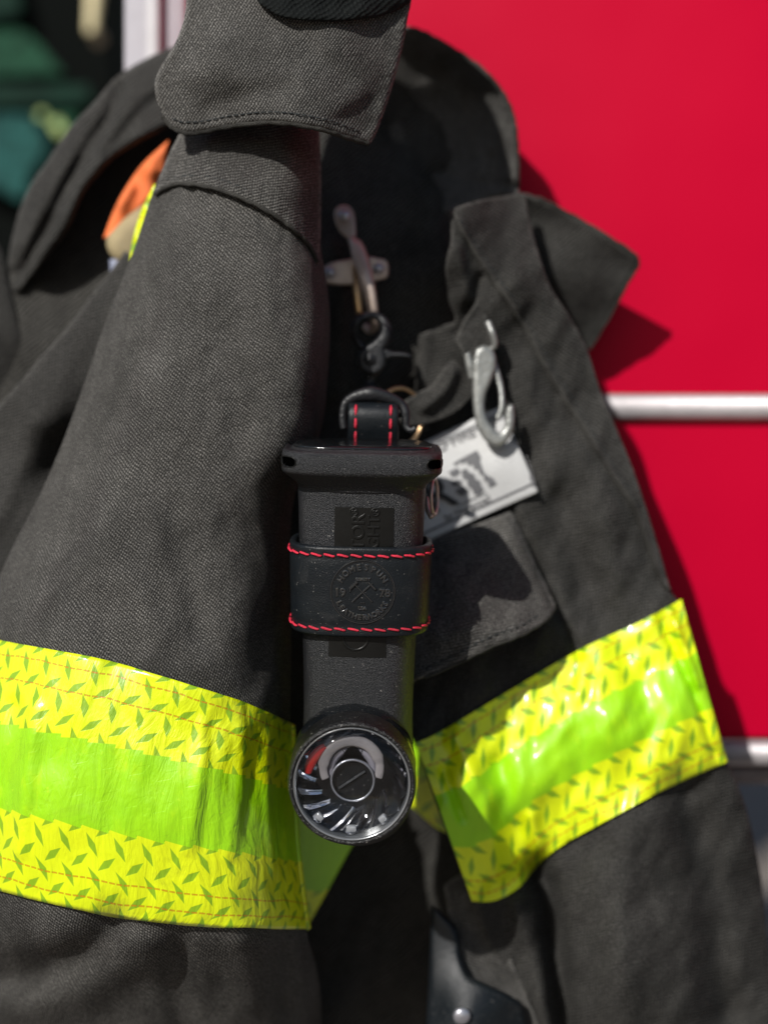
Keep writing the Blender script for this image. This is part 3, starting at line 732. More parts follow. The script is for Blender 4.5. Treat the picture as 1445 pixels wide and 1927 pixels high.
mk('hook_hinge', V, F, M['bronze'], clasp)
V, F = tube([P(670, 500, cd - .001), P(672, 545, cd - .004), P(676, 590, cd - .004)], [r * S for r in (10, 8, 7)], 10, .4)
mk('clasp_spring', V, F, M['brass'], clasp)
# ================================================================== SNAP HOOKS AND RINGS
# silver snap hook on its cloth tab
sh = thing('snap_hook', 'silver metal snap hook hanging from a cloth tab over the printed patch', 'snap hook', P(915, 730, .05), 'snap hooks')
hd = .046
sheet('hook_body', [(893, 662), (889, 690), (889, 740), (892, 780), (900, 810), (916, 832), (937, 841), (956, 828), (967, 803), (968, 772), (963, 760), (954, 766), (950, 780), (950, 798), (942, 813), (932, 808), (918, 790), (912, 768), (914, 742), (926, 713), (934, 684), (929, 660), (914, 650), (902, 652)],
      lambda x, y: hd * 1000 - 2 + 0 * x, 4.6, M['zinc'], sh, 4, er=7)
V, F = tube([P(924, 672, hd + .003), P(936, 705, hd + .002), P(943, 735, hd + .001), P(944, 765, hd), P(936, 788, hd)], [r * S for r in (8, 6, 5.5, 5.5, 5)], 12, .7)
mk('gate', V, F, M['zinc'], sh)
V, F = tube([P(918, 606, hd), P(926, 626, hd - .002), P(931, 645, hd - .001), P(926, 655, hd), P(905, 662, hd + .001), P(880, 668, hd + .002), P(874, 661, hd + .003)], [r * S for r in (7, 6.5, 6.5, 6, 5, 6, 5)], 12)
mk('eye', V, F, M['zinc'], sh)
V, F = tube([P(879, 664, hd), P(884, 690, hd), P(887, 712, hd)], [r * S for r in (7, 8, 5)], 12, .8)
mk('thumb_latch', V, F, M['zinc'], sh)

# black swivel snap hook
bs = thing('snap_hook', 'small black trigger snap hook with a swivel hooked over the bronze clasp', 'snap hook', P(697, 680, .04), 'snap hooks')
bd = .040
V, F = tube([P(684, 655, bd + .002), P(672, 640, bd + .002), P(667, 622, bd), P(672, 605, bd - .001), P(684, 596, bd), P(704, 593, bd + .003), P(721, 603, bd + .003), P(729, 622, bd), P(724, 640, bd - .003), P(710, 655, bd - .003), P(700, 668, bd - .002)],
            [r * S for r in (7, 8, 8, 8, 8, 8, 8.5, 9.5, 11, 14, 16)], 14, .8)
mk('hook_ring', V, F, M['blackmetal'], bs)
sheet('hook_body', [(673, 680), (674, 664), (688, 651), (704, 640), (715, 626), (720, 610), (731, 614), (735, 630), (730, 645), (724, 656), (726, 668), (725, 688), (714, 702), (699, 706), (684, 701), (675, 692)], lambda x, y: bd * 1000 - 5.5 + 0 * x, 5.5, M['blackmetal'], bs, 4, er=6)
sheet('trigger', [(712, 660), (724, 655), (740, 661), (757, 662), (772, 666), (774, 674), (757, 673), (738, 673), (724, 678), (712, 676)], lambda x, y: bd * 1000 - 4 + 0 * x, 4, M['blackmetal'], bs, 4, er=4)
V, F = lathe([(12 * S, -.0045), (12 * S, -.0062), (9 * S, -.0068), (7 * S, -.0066), (6 * S, -.0074), (.0001, -.0078)], 20, P(696, 678, bd))
mk('rivet', V, F, M['blackmetal'], bs)
V, F = lathe([(11 * S, .010), (11 * S, .004), (14 * S, .0035), (14.5 * S, .001), (11 * S, 0), (10 * S, -.0025), (15 * S, -.003), (16 * S, -.0055), (14 * S, -.009), (11 * S, -.0105), (13 * S, -.0115), (12 * S, -.0145), (7 * S, -.015)], 24, P(696, 712, bd), axis='Z')
mk('swivel', V, F, M['blackmetal'], bs)

# bronze split rings
kr = thing('split_ring', 'thin brass split ring behind the black leather loop', 'ring', P(752, 790, .045), 'metal rings')
V, F = tube([P(752 + 42 * math.cos(a), 784 - 54 * math.sin(a), .045 + .006 * math.cos(a)) for a in [2 * math.pi * k / 18 for k in range(18)]], 4.2 * S, 10, closed=True, res=4)
mk('ring_wire', V, F, M['brass'], kr)
V, F = tube([P(752 + 42 * math.cos(a), 784 - 54 * math.sin(a), .0472 + .006 * math.cos(a)) for a in [2 * math.pi * k / 18 for k in range(15)]], 4.0 * S, 10, res=4)
mk('ring_wire', V, F, M['brass'], kr)

# black leather case at the bottom
cs = thing('leather_case', 'black leather case with a round silver snap at the bottom edge of the photo', 'case', P(880, 1900, .04))
ch0 = tps([(820, 1720, 50), (870, 1800, 44), (880, 1850, 38), (950, 1880, 38), (990, 1910, 44), (860, 1920, 30), (800, 1900, 44)])
ch = lambda x, y: ch0(x, y)
front = sheet('case_front', [(812, 1702, 1), (835, 1722), (856, 1745), (864, 1770), (866, 1800), (880, 1834), (905, 1848), (945, 1866), (978, 1884, 1), (988, 1905), (998, 1985, 1), (798, 1985, 1), (806, 1850)], ch, 5, M['leather'], cs, 6, er=9)
stitches('stitching', [(848, 1752), (852, 1800), (868, 1838), (900, 1860), (940, 1878), (970, 1896), (978, 1930)], ch, .15, 7, 5, .0002, M['darkthread'], front)
rivet(869, 1913, .028, 17, M['steel'], cs, 'snap')

# cloth bundle tucked in the folds
cb = thing('cloth_bundle', 'orange and tan cloth bundle tucked between the coat folds at upper left', 'cloth', P(240, 400, .08))
sheet('orange_cloth', [(318, 262, 1), (268, 308), (232, 360), (212, 400), (194, 448, 1), (215, 446), (240, 425), (272, 390), (310, 340, 1)], lambda x, y: 82 + wr(x, y, 25, 40, 5, 1.5), 9, M['orange'], cb, 6, er=12)
sheet('tan_cloth', [(200, 452), (215, 430), (240, 405), (275, 385), (280, 430), (255, 500), (235, 500), (208, 480)], lambda x, y: 76 + 0 * x, 14, M['tan'], cb, 6, er=22)
sheet('grey_lining', [(206, 488, 1), (222, 486), (234, 500, 1), (225, 530), (216, 548, 1), (208, 520)], lambda x, y: 80 + 0 * x, 5, M['bluegrey'], cb, 6)

# ================================================================== FLASHLIGHT (built upright, then tilted with its root)
TILT = math.radians(8); ROLL = math.radians(1.1)
FD = -.015; FPX, FPY = 678, 1110
floc = P(FPX, FPY, FD)
torch = thing('flashlight', 'black right-angle flashlight with clear round lens facing out at its bottom end', 'flashlight', floc, None, (TILT, ROLL, 0))
holder = thing('flashlight_holder', 'black leather flashlight band with red stitching and stamped round emblem', 'holder', floc, None, (TILT, ROLL, 0))
ct, st_ = math.cos(TILT), math.sin(TILT)
Zc = floc.z - ZC
def zl(py, yf=0.0):
    A = (CY - py) * S
    return (A * (1 + (FD + yf * ct) / CAM) - Zc - yf * st_) / (ct + A / (1 + 0) * st_ / CAM)
def wl(half_px, z, yf=0.0):
    return half_px * S * (1 + (FD + yf * ct - z * st_) / CAM)
def mkl(name, V, F, mat, parent, **k):
    return mk(name, V, F, mat, parent, local=True, **k)
def contour(w, dp, n, N=96, xo=0.0):
    out = []
    for k in range(N):
        a = 2 * math.pi * k / N; c, s = math.cos(a), math.sin(a)
        out.append((xo + w * math.copysign(abs(c) ** (2 / n), c), -dp * math.copysign(abs(s) ** (2 / n), s)))
    return out
def loft(rows, N=96, cap=True):
    V, F = [], []
    for (z, w, dp, n, xo) in rows:
        V += [(x, y, z) for x, y in contour(w, dp, n, N, xo)]
    for j in range(len(rows) - 1):
        for k in range(N):
            a = j * N + k; b = j * N + (k + 1) % N; F.append((a, b, b + N, a + N))
    if cap: F.append(tuple(range(N))); F.append(tuple((len(rows) - 1) * N + k for k in range(N)))
    return V, F
DB = .0195
z_cap0, z_cap1, z_ch = zl(851, -.025), zl(892, -.026), zl(926, -.021)
# body
brow = []
for py, hp, dp, n in ((890, 122, .020, 3.2), (905, 120.5, DB, 3.2), (926, 119.5, DB, 3.0), (960, 118, DB, 3.0), (1040, 115, DB, 3.0), (1120, 111, DB, 2.9), (1200, 106, DB, 2.8), (1280, 103, DB, 2.7), (1340, 102, DB, 2.6), (1400, 104, DB, 2.4), (1450, 108, DB, 2.2), (1500, 106, DB * .98, 2.1), (1545, 88, DB * .9, 2.0), (1570, 55, DB * .7, 2.0), (1578, 10, DB * .3, 2.0)):
    z = zl(py); brow.append((z, wl(hp, z), dp, n, 0))
def densify(rows, k=5):
    t = crm(rows, k); return [tuple(r) for r in t]
V, F = loft(densify(brow))
body = mkl('body', V, F, M['polymer'], torch)
# tail cap
w0 = wl(146, z_cap0); w1 = wl(148.5, z_cap1); w2 = wl(119.5, z_ch)
V, F = loft([(z_ch - .001, w2 * .98, DB, 3, 0), (z_ch, w2, DB + .0003, 3.0, 0), (z_ch + .002, w2 + .0008, DB + .001, 3.0, 0), (z_cap1 - .0015, w1 - .0012, .0262, 4.4, 0), (z_cap1 - .0004, w1 - .0002, .0274, 4.8, 0), (z_cap1 + .0006, w1, .0278, 5, 0),
             (z_cap0 - .0022, w1 * .998, .0277, 5, 0), (z_cap0 - .0009, w1 * .993, .0272, 5, 0), (z_cap0 - .0001, w1 * .975, .0262, 4.8, 0), (z_cap0, w1 * .955, .0252, 3.5, 0), (z_cap0 - .0006, w1 * .93, .024, 3.5, 0), (z_cap0 - .0007, w1 * .90, .0225, 3.5, 0),
             (z_cap0 + .0004, w1 * .885, .0218, 3.5, 0), (z_cap0 + .0006, w1 * .85, .0208, 3.4, 0), (z_cap0 + .0007, w1 * .4, .010, 3, 0)], 128)
cap = mkl('tail_cap', V, F, M['polymer'], torch)
V, F = loft([(z_cap0 + .0004, w1 * .87, .0212, 3.4, 0), (z_cap0 + .0012, w1 * .865, .021, 3.4, 0), (z_cap0 + .0016, w1 * .84, .0204, 3.4, 0), (z_cap0 + .0014, w1 * .3, .008, 3, 0)], 96)
mkl('switch_pad', V, F, M['gloss_black'], cap)
def fronty(x, w, dp, n): return -dp * max(0.0, 1 - min(1, abs(x / w)) ** n) ** (1 / n)
# lanyard slots in the cap ends
for s_ in (-1, 1):
    zz = (z_cap0 + z_cap1) / 2 - .0002
    xs = [w1 * s_ * f for f in (.985, .965, .93, .875)]
    V, F = [], []; n = 14
    # a slot: raised rim round a black sheet that paints the recess shade
    rim = []
    for k in range(n):
        a = 2 * math.pi * k / n
        x = s_ * w1 * .90 + .0034 * math.copysign(abs(math.cos(a)) ** .7, math.cos(a)); z = zz + .0021 * math.copysign(abs(math.sin(a)) ** .8, math.sin(a))
        x = max(-w1 * .993, min(w1 * .993, x))
        rim.append((x, fronty(x, w1, .0278, 5), z))
    V, F = tube(rim, .00028, 6, closed=True, res=2)
    r_ = mkl('lanyard_slot', V, F, M['polymer_smooth'], cap)
    cen = Vector((sum(p[0] for p in rim) / n, sum(p[1] for p in rim) / n, zz))
    V, F = [], []
    for q in (1.0, .75, .5, .25, .02):
        for p in rim:
            x = cen.x + (p[0] - cen.x) * q; V.append((x, fronty(x, w1, .0278, 5) - .00012, zz + (p[2] - zz) * q))
    for j in range(4):
        for i in range(n): F.append((j * n + i, j * n + (i + 1) % n, (j + 1) * n + (i + 1) % n, (j + 1) * n + i))
    F.append(tuple(4 * n + i for i in range(n)))
    mkl('slot_shade', V, F, M['shade_tab'], r_, smooth=False)
    V, F = tube([(cen.x - .001, cen.y - .0002, zz - .0012), (cen.x, cen.y - .0006, zz), (cen.x + .001, cen.y - .0002, zz + .001)], .0004, 8)
    mkl('lanyard_bar', V, F, M['blackmetal'], r_)
# logo plates
def body_at(z):
    rr = sorted(brow, key=lambda r: r[0])
    for a, b in zip(rr[:-1], rr[1:]):
        if a[0] <= z <= b[0]:
            t = (z - a[0]) / (b[0] - a[0]); return [a[i] + (b[i] - a[i]) * t for i in range(4)]
    return rr[-1]
def plate(px0, px1, py0, py1, name):
    za, zb = zl(py1, -DB), zl(py0, -DB); k = S * (1 + (FD - DB) / CAM)
    V, F = [], []; nx, nz = 16, 10
    for side in (0, 1):
        for j in range(nz + 1):
            z = za + (zb - za) * j / nz; _, w, dp, n = body_at(z)
            for i in range(nx + 1):
                x = (px0 + (px1 - px0) * i / nx - FPX) * k
                V.append((x, fronty(x, w, dp, n) - .00022 + side * .001, z))
    o = (nx + 1) * (nz + 1); m = nx + 1
    for j in range(nz):
        for i in range(nx):
            a = j * m + i; F += [(a, a + 1, a + m + 1, a + m), (o + a, o + a + m, o + a + m + 1, o + a + 1)]
    for i in range(nx): F += [(i, o + i, o + i + 1, i + 1), (nz * m + i, nz * m + i + 1, o + nz * m + i + 1, o + nz * m + i)]
    for j in range(nz): F += [(j * m, j * m + m, o + j * m + m, o + j * m), (j * m + nx, o + j * m + nx, o + j * m + m + nx, j * m + m + nx)]
    return mkl(name, V, F, M['polymer_smooth'], body, smooth=False)
pl1 = plate(629, 740, 955, 1045, 'logo_plate'); pl2 = plate(621, 730, 1165, 1237, 'logo_plate')
def on_body(txt, px, py, size, ang, parent, th=.00035, name='raised_lettering', bev=.00018):
    k = S * (1 + (FD - DB) / CAM); V, F = text_mesh(txt, size * k, th, bev, 3); ca, sa = math.cos(ang), math.sin(ang)
    X0, Z0 = (px - FPX) * k, zl(py, -DB); W = []
    for a, b, c in V:
        x, z = X0 + a * ca - b * sa, Z0 + a * sa + b * ca; _, w, dp, n = body_at(z)
        W.append((x, fronty(x, w, dp, n) - .0002 - c, z))
    return mkl(name, W, F, M['polymer_smooth'], parent, smooth=False)
on_body('VECTOR', 674, 1032, 34, math.pi / 2, pl1); on_body('®', 666, 963, 21, math.pi / 2, pl1, .0003)
on_body('LIGHT', 703, 1012, 31, math.pi / 2, pl1); on_body('®', 706, 963, 21, math.pi / 2, pl1, .0003)
k_ = S * (1 + (FD - DB) / CAM)
V, F = tube([((672 - FPX) * k_ + .0052 * math.cos(a), -DB - .0002, zl(1200, -DB) + .0052 * math.sin(a)) for a in [2 * math.pi * i / 24 for i in range(24)]], .0006, 8, .5, True, 2)
mkl('raised_emblem', V, F, M['polymer_smooth'], pl2)

# head
yL = -.046                                   # front plane of the lens rim
zH = zl(1478, yL); xH = (669.5 - FPX) * S * (1 + (FD + yL) / CAM) + .0004
RH = 122 * S * (1 + (FD + yL - zH * st_) / CAM)
hc = (xH, 0, zH)
V, F = lathe([(.012, -.004), (RH * .93, -.006), (RH * .985, -.012), (RH * 1.0, -.017), (RH * 1.0, -.0262), (RH * .985, -.027), (RH * .985, -.0285), (RH * .97, -.030), (RH * .7, -.031)], 96, hc)
# shallow grip facets on the collar
V = [(x + (x - xH) * .012 * max(0, math.cos(12 * math.atan2(z - zH, x - xH))) * (1 if -.024 < y < -.014 else 0), y, z + (z - zH) * .012 * max(0, math.cos(12 * math.atan2(z - zH, x - xH))) * (1 if -.024 < y < -.014 else 0)) for x, y, z in V]
head = mkl('head', V, F, M['gloss_black'], torch)
V, F = ringlathe([(RH * .86, -.030), (RH * .985, -.0285), (RH * 1.0, -.031), (RH * 1.003, yL + .004), (RH * .985, yL + .0012), (RH * .96, yL), (RH * .92, yL + .0002), (RH * .91, yL + .0015), (RH * .905, yL + .006)], 120, hc)
mkl('bezel', V, F, M['bezel'], torch)
V, F = ringlathe([(RH * .915, yL + .0012), (RH * .90, yL + .0003), (RH * .88, yL + .0008), (RH * .865, yL + .0030), (RH * .86, yL + .008), (RH * .915, yL + .008)], 120, hc)
inner = mkl('inner_ring', V, F, simple('smoke_ring', (.32, .33, .34), .2, .7, 0, 0, .1), torch)
V, F = lathe([(RH * .872, yL + .0022), (RH * .872, yL + .0014), (RH * .5, yL + .0010), (.0001, yL + .0009)], 96, hc)
lens = mkl('lens', V, F, M['glass'], torch)
# faceted reflector bowl
V, F = [], []; NF = 18; sub = 6; rr_ = random.Random(5); amp_ = [rr_.uniform(.0012, .0042) for _ in range(NF)]; N = NF * sub; prof = []
for i in range(15):
    t = i / 14; r = RH * (.855 - .60 * t); y = yL + .003 + .016 * (1 - (1 - t) ** 2.0) ; prof.append((r, y, t))
for r, y, t in prof:
    for k in range(N):
        a = 2 * math.pi * k / N + t * .85; ph = (k % sub) / sub
        rr = r * (1 - .05 * abs(2 * ph - 1) * (1 - t * .5)); V.append((xH + rr * math.cos(a), y + amp_[k // sub] * (abs(ph - .35) / .65) * (1 - t * .6), zH + rr * math.sin(a)))
for i in range(len(prof) - 1):
    for k in range(N):
        F.append((i * N + k, i * N + (k + 1) % N, (i + 1) * N + (k + 1) % N, (i + 1) * N + k))
refl = mkl('reflector', V, F, M['chrome'], torch, smooth=True, fix=False, sharp=22)
# translucent horseshoe light guide
yc = yL + .0058
arc = [math.radians(a) for a in np.linspace(-20, 205, 22)]
V, F = tube([(xH - .0003 + RH * .44 * math.cos(a), yc, zH + RH * .20 + RH * .44 * math.sin(a)) for a in arc], [RH * .09 * (1 if 3 < i < 19 else .72) for i in range(22)], 16, .4, res=3)
guide = mkl('light_guide', V, F, M['frost'], torch)
V, F = ringlathe([(RH * .27, yL + .0075), (RH * .37, yL + .0068), (RH * .40, yL + .0105), (RH * .27, yL + .0115)], 64, (xH, 0, zH + RH * .14))
mkl('guide_collar', V, F, M['frost_in'], guide)
V, F = [], []
for j, (txt, a) in enumerate(zip('FLIP·UP·LOW', [])): pass
pts = [(math.cos(a) * r, math.sin(a) * r) for a, r in ((math.radians(55), .30), (math.radians(70), .40), (math.radians(80), .47), (math.radians(90), .49), (math.radians(100), .47), (math.radians(110), .40), (math.radians(125), .30))]
n = len(pts); V = [(xH + x * RH, yL + .0060, zH + (z + .04) * RH) for x, z in pts] + [(xH + x * RH, yL + .009, zH + (z + .04) * RH) for x, z in pts]
F = [tuple(range(n)), tuple(reversed(range(n, 2 * n)))] + [(i, (i + 1) % n, (i + 1) % n + n, i + n) for i in range(n)]
mkl('bulb_tab', V, F, M['shade_tab'], guide, smooth=False)
# small black print round the bulb
pp = []
for ch_, a in zip('ILM 123', np.linspace(116, 66, 7)):
    if ch_ == ' ': continue
    V, F = text_mesh(ch_, .0021, .00005); r = RH * .33; a = math.radians(a); b = a - math.pi / 2
    pp.append(([(xH + r * math.cos(a) + x * math.cos(b) - z * math.sin(b), yL + .0066 - c, zH + RH * .16 + r * math.sin(a) + x * math.sin(b) + z * math.cos(b)) for x, z, c in V], F))
V, F, _ = join(pp); mkl('bulb_print', V, F, M['ink'], guide, smooth=False)
# bulb housing: dark disc with a bright rim and a diagonal slot ridge
V, F = lathe([(RH * .335, yL + .020), (RH * .335, yL + .0045), (RH * .30, yL + .0045), (RH * .295, yL + .0065), (.0001, yL + .0068)], 64, (xH + .0002, 0, zH + .0004))
bulb = mkl('bulb_housing', V, F, M['gloss_black'], torch, sharp=40)
V, F = ringlathe([(RH * .345, yL + .0042), (RH * .318, yL + .0040), (RH * .318, yL + .0055), (RH * .345, yL + .0055)], 64, (xH + .0002, 0, zH + .0004))
mkl('bulb_rim', V, F, M['steel'], bulb)
a = math.radians(35)
V, F = tube([(xH - RH * .25 * math.cos(a), yL + .0060, zH - RH * .25 * math.sin(a)), (xH + RH * .25 * math.cos(a), yL + .0060, zH + RH * .25 * math.sin(a))], .0007, 4, smooth=False)
mkl('bulb_slot', V, F, M['blackmetal'], bulb, smooth=False)
# red reflection painted as an added curved piece, upper left
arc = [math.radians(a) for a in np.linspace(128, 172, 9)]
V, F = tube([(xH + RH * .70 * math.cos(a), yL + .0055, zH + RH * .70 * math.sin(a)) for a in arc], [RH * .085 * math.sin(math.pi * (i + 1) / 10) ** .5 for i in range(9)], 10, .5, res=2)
mkl('red_reflection', V, F, M['red_refl'], torch)
for a in (-130, -90, -51):
    a = math.radians(a); c = Vector((xH + RH * .775 * math.cos(a), yL + .0055, zH + RH * .775 * math.sin(a)))
    V, F = box((0, 0, 0), (.0021 if a == math.radians(-90) else .0017, .0016, .0013)); b = a + math.pi / 2
    o = mkl('clear_tab', [(c.x + x * math.cos(b) - z * math.sin(b), c.y + y, c.z + x * math.sin(b) + z * math.cos(b)) for x, y, z in V], F, M['clear'], torch)
    bevel_obj(o, .0007, 2)

# ================================================================== LEATHER BAND
zt, zb_ = zl(1023, 0), zl(1168, 0)
def bandw(z):
    t = (z - zb_) / (zt - zb_); return wl(128.5, z) * (1 - t) + wl(133.5, z) * t
DBA, NBA = .0232, 3.0
prof = []
hgt0, hgt1 = zb_ - .0008, zt + .0008; TH = .0030
for k in range(13):
    a = math.pi * k / 12; prof.append((TH / 2 + TH / 2 * math.cos(a) if False else -TH / 2 + TH / 2 * math.cos(a), hgt1 + TH * .45 * math.sin(a)))
for k in range(1, 10): prof.append((-TH, hgt1 + (hgt0 - hgt1) * k / 10))
for k in range(13):
    a = math.pi + math.pi * k / 12; prof.append((-TH / 2 + TH / 2 * math.cos(a), hgt0 + TH * .45 * math.sin(a)))
for k in range(1, 24): prof.append((-.00025 * math.exp(-((k - 2.2) / .8) ** 2) * 1.5 - .00025 * math.exp(-((k - 21.8) / .8) ** 2) * 1.5, hgt0 + (hgt1 - hgt0) * k / 24))
V, F = [], []; N = 160; m = len(prof)
for off, z in prof:
    for (x, y) in contour(bandw(z) + off, DBA + off, NBA, N): V.append((x, y, z))
for j in range(m):
    for k in range(N):
        F.append((j * N + k, j * N + (k + 1) % N, ((j + 1) % m) * N + (k + 1) % N, ((j + 1) % m) * N + k))
band = mkl('band', V, F, M['leather'], holder)
# stitching: two runs round the band
for z0, nm in ((hgt1 - .0021, 'stitching'), (hgt0 + .0021, 'stitching')):
    c = contour(bandw(z0), DBA, NBA, 720); c = np.array(c + [c[0]]); L = np.r_[0, np.cumsum(np.hypot(*np.diff(c, axis=0).T))]
    parts = []; t = 0; ln, gp = .0046, .0009
    while t + ln < L[-1]:
        p = []
        for q, dz, o_ in ((0, .0003, -.0001), (.15, .0003, .0003), (.5, 0, .0004), (.85, -.0002, .0003), (1, -.0003, -.0002)):
            x = np.interp(t + ln * q, L, c[:, 0]); y = np.interp(t + ln * q, L, c[:, 1]); r = math.hypot(x, y)
            nx_, ny_ = x / r, y / r
            p.append((x + nx_ * o_, y - abs(o_) * .6 * (1 if y < 0 else -1), z0 - dz * 1.2 + random.uniform(-.00008, .00008)))
        parts.append(tube(p, [.00030, .00048, .00052, .00048, .00035], 7, res=2)); t += ln + gp
    V, F, _ = join(parts); mkl(nm, V, F, M['thread'], band)
# stamped emblem
ky = S * (1 + (FD - DBA) / CAM)
ex, ez = (684 - FPX) * ky, zl(1114, -DBA)
def bf(x, z): return fronty(x, bandw(z), DBA, NBA)
def ring_e(r, rad):
    return tube([(ex + r * math.cos(a), bf(ex + r * math.cos(a), ez + r * math.sin(a)) - .00002, ez + r * math.sin(a)) for a in [2 * math.pi * i / 72 for i in range(72)]], rad, 6, closed=True, res=1, smooth=False)
parts = [ring_e(.0130, .00034), ring_e(.0124, .00014)]
def letters(txt, r, a0, a1, size, top=True):
    out = []
    for i, ch_ in enumerate(txt):
        a = math.radians(a0 + (a1 - a0) * i / max(1, len(txt) - 1)); b = a - math.pi / 2 if top else a + math.pi / 2
        V, F = text_mesh(ch_, size, .00010, .00024, 2); W = []
        for x, z, c in V:
            X = ex + r * math.cos(a) + x * math.cos(b) - z * math.sin(b); Z = ez + r * math.sin(a) + x * math.sin(b) + z * math.cos(b)
            W.append((X, bf(X, Z) - c - .0001, Z))
        out.append((W, F))
    return out
def flat_text(txt, dx, dz, size):
    V, F = text_mesh(txt, size, .00010, .00024, 2)
    return [([(ex + dx + x, bf(ex + dx + x, ez + dz + z) - c - .0001, ez + dz + z) for x, z, c in V], F)]
parts += letters('HOMESPUN', .0101, 150, 32, .0034) + letters('LEATHERWORKS', .0106, 207, 333, .0031, False)
parts += flat_text('19', -.0092, -.0005, .0047) + flat_text('78', .0090, -.0005, .0047) + flat_text('QUALITY', 0, .0052, .0014) + flat_text('USA', 0, -.0068, .0018)
def bar(x0, z0, x1, z1, r):
    return tube([(ex + x0 + (x1 - x0) * t, bf(ex + x0 + (x1 - x0) * t, ez) - .00015, ez + z0 + (z1 - z0) * t) for t in (0, .5, 1)], r, 6, res=2)
parts += [bar(-.004, -.004, .004, .0038, .0004), bar(.004, -.004, -.004, .0038, .0004), bar(.0022, .0042, .0052, .0012, .0007), bar(-.0022, .0042, -.0052, .0012, .0007), bar(-.001, -.0045, .001, -.0045, .0003), bar(-.0052, .0, -.0046, .003, .0004)]
V, F, _ = join(parts); mkl('emblem', V, F, M['emboss'], band, smooth=True, sharp=35)
# strap rising behind the flashlight to its loop
def L2(px, py, yf):                      # photo point at local depth yf -> local coordinates
    z = zl(py, yf); return ((px - FPX) * S * (1 + (FD + yf * ct - z * st_) / CAM), yf, z)
sp = [L2(690, 1180, .0255), L2(692, 1000, .0275), L2(694, 880, .034), L2(695, 835, .030), L2(695, 800, .027), L2(695, 775, .0275), L2(695, 763, .031), L2(695, 768, .036), L2(695, 800, .040), L2(694, 880, .040)]
sp = crm(sp, 8); hw = 46.5 * S * 1.03
V, F = [], []
for i, p in enumerate(sp):
    a = Vector(sp[max(i - 1, 0)]); b = Vector(sp[min(i + 1, len(sp) - 1)]); T = (b - a).normalized(); Nn = Vector((1, 0, 0)).cross(T).normalized()
    for k in range(16):
        q = 2 * math.pi * k / 16; c, s = math.cos(q), math.sin(q)
        V.append(tuple(Vector(p) + Vector((1, 0, 0)) * hw * math.copysign(abs(c) ** .25, c) + Nn * .0014 * math.copysign(abs(s) ** .6, s)))
for i in range(len(sp) - 1):
    for k in range(16): F.append((i * 16 + k, i * 16 + (k + 1) % 16, (i + 1) * 16 + (k + 1) % 16, (i + 1) * 16 + k))
F.append(tuple(range(16))); F.append(tuple((len(sp) - 1) * 16 + k for k in range(16)))
strap = mkl('strap', V, F, M['leather'], holder)
for dx in (-33 * S, 33 * S):
    c = np.array(sp); L = np.r_[0, np.cumsum(np.linalg.norm(np.diff(c, axis=0), axis=1))]; parts = []; t = .004
    while t + .005 < L[-1] * .78:
        pts = []
        for q in (0, .5, 1):
            s_ = t + .0042 * q; pt = [np.interp(s_, L, c[:, i]) for i in range(3)]; p2 = [np.interp(s_ + .0005, L, c[:, i]) for i in range(3)]
            T = (Vector(p2) - Vector(pt)).normalized(); Nn = Vector((1, 0, 0)).cross(T).normalized()
            if Nn.y > 0 and s_ < L[-1] * .6: Nn = -Nn
            pts.append(tuple(Vector(pt) + Vector((dx, 0, 0)) + Nn * (.0017 if q == .5 else .0012)))
        parts.append(tube(pts, [.0004, .00065, .0004], 7, res=2)); t += .0054
    V, F, _ = join(parts); mkl('stitching', V, F, M['thread'], strap)
# D ring bracket
dr = [L2(640, 808, .030), L2(637, 785, .031), L2(642, 760, .032), L2(662, 746, .032), L2(690, 741, .032), L2(718, 746, .032), L2(745, 758, .032), L2(755, 775, .031), L2(757, 800, .030), L2(766, 808, .029), L2(775, 804, .029)]
V, F = tube(dr, [r * S for r in (7, 8, 9, 11, 15, 12, 9, 9, 7, 6, 6)], 14, .8)
ring = mkl('strap_bracket', V, F, M['blackmetal'], holder)
V, F = tube([L2(638, 780, .0325), L2(695, 778, .0335), L2(755, 780, .0325)], 5 * S, 12)
mkl('bracket_bar', V, F, M['blackmetal'], ring)
# little bronze ring dangling by the cap corner
k2 = thing('split_ring', 'tiny bronze ring at the right edge of the flashlight below its cap', 'ring', P(815, 940, -.005), 'metal rings')
V, F = tube([P(817 + 6 * math.cos(a), 935 - 34 * math.sin(a), -.004 + .009 * math.cos(a)) for a in [2 * math.pi * k / 16 for k in range(16)]], 3.2 * S, 10, closed=True, res=4)
mk('ring_wire', V, F, M['bronze'], k2)
V, F = tube([P(803, 935, -.004), P(805, 958, -.006), P(812, 974, -.008)], [r * S for r in (3, 5.5, 5)], 12)
mk('ring_tail', V, F, M['bronze'], k2)

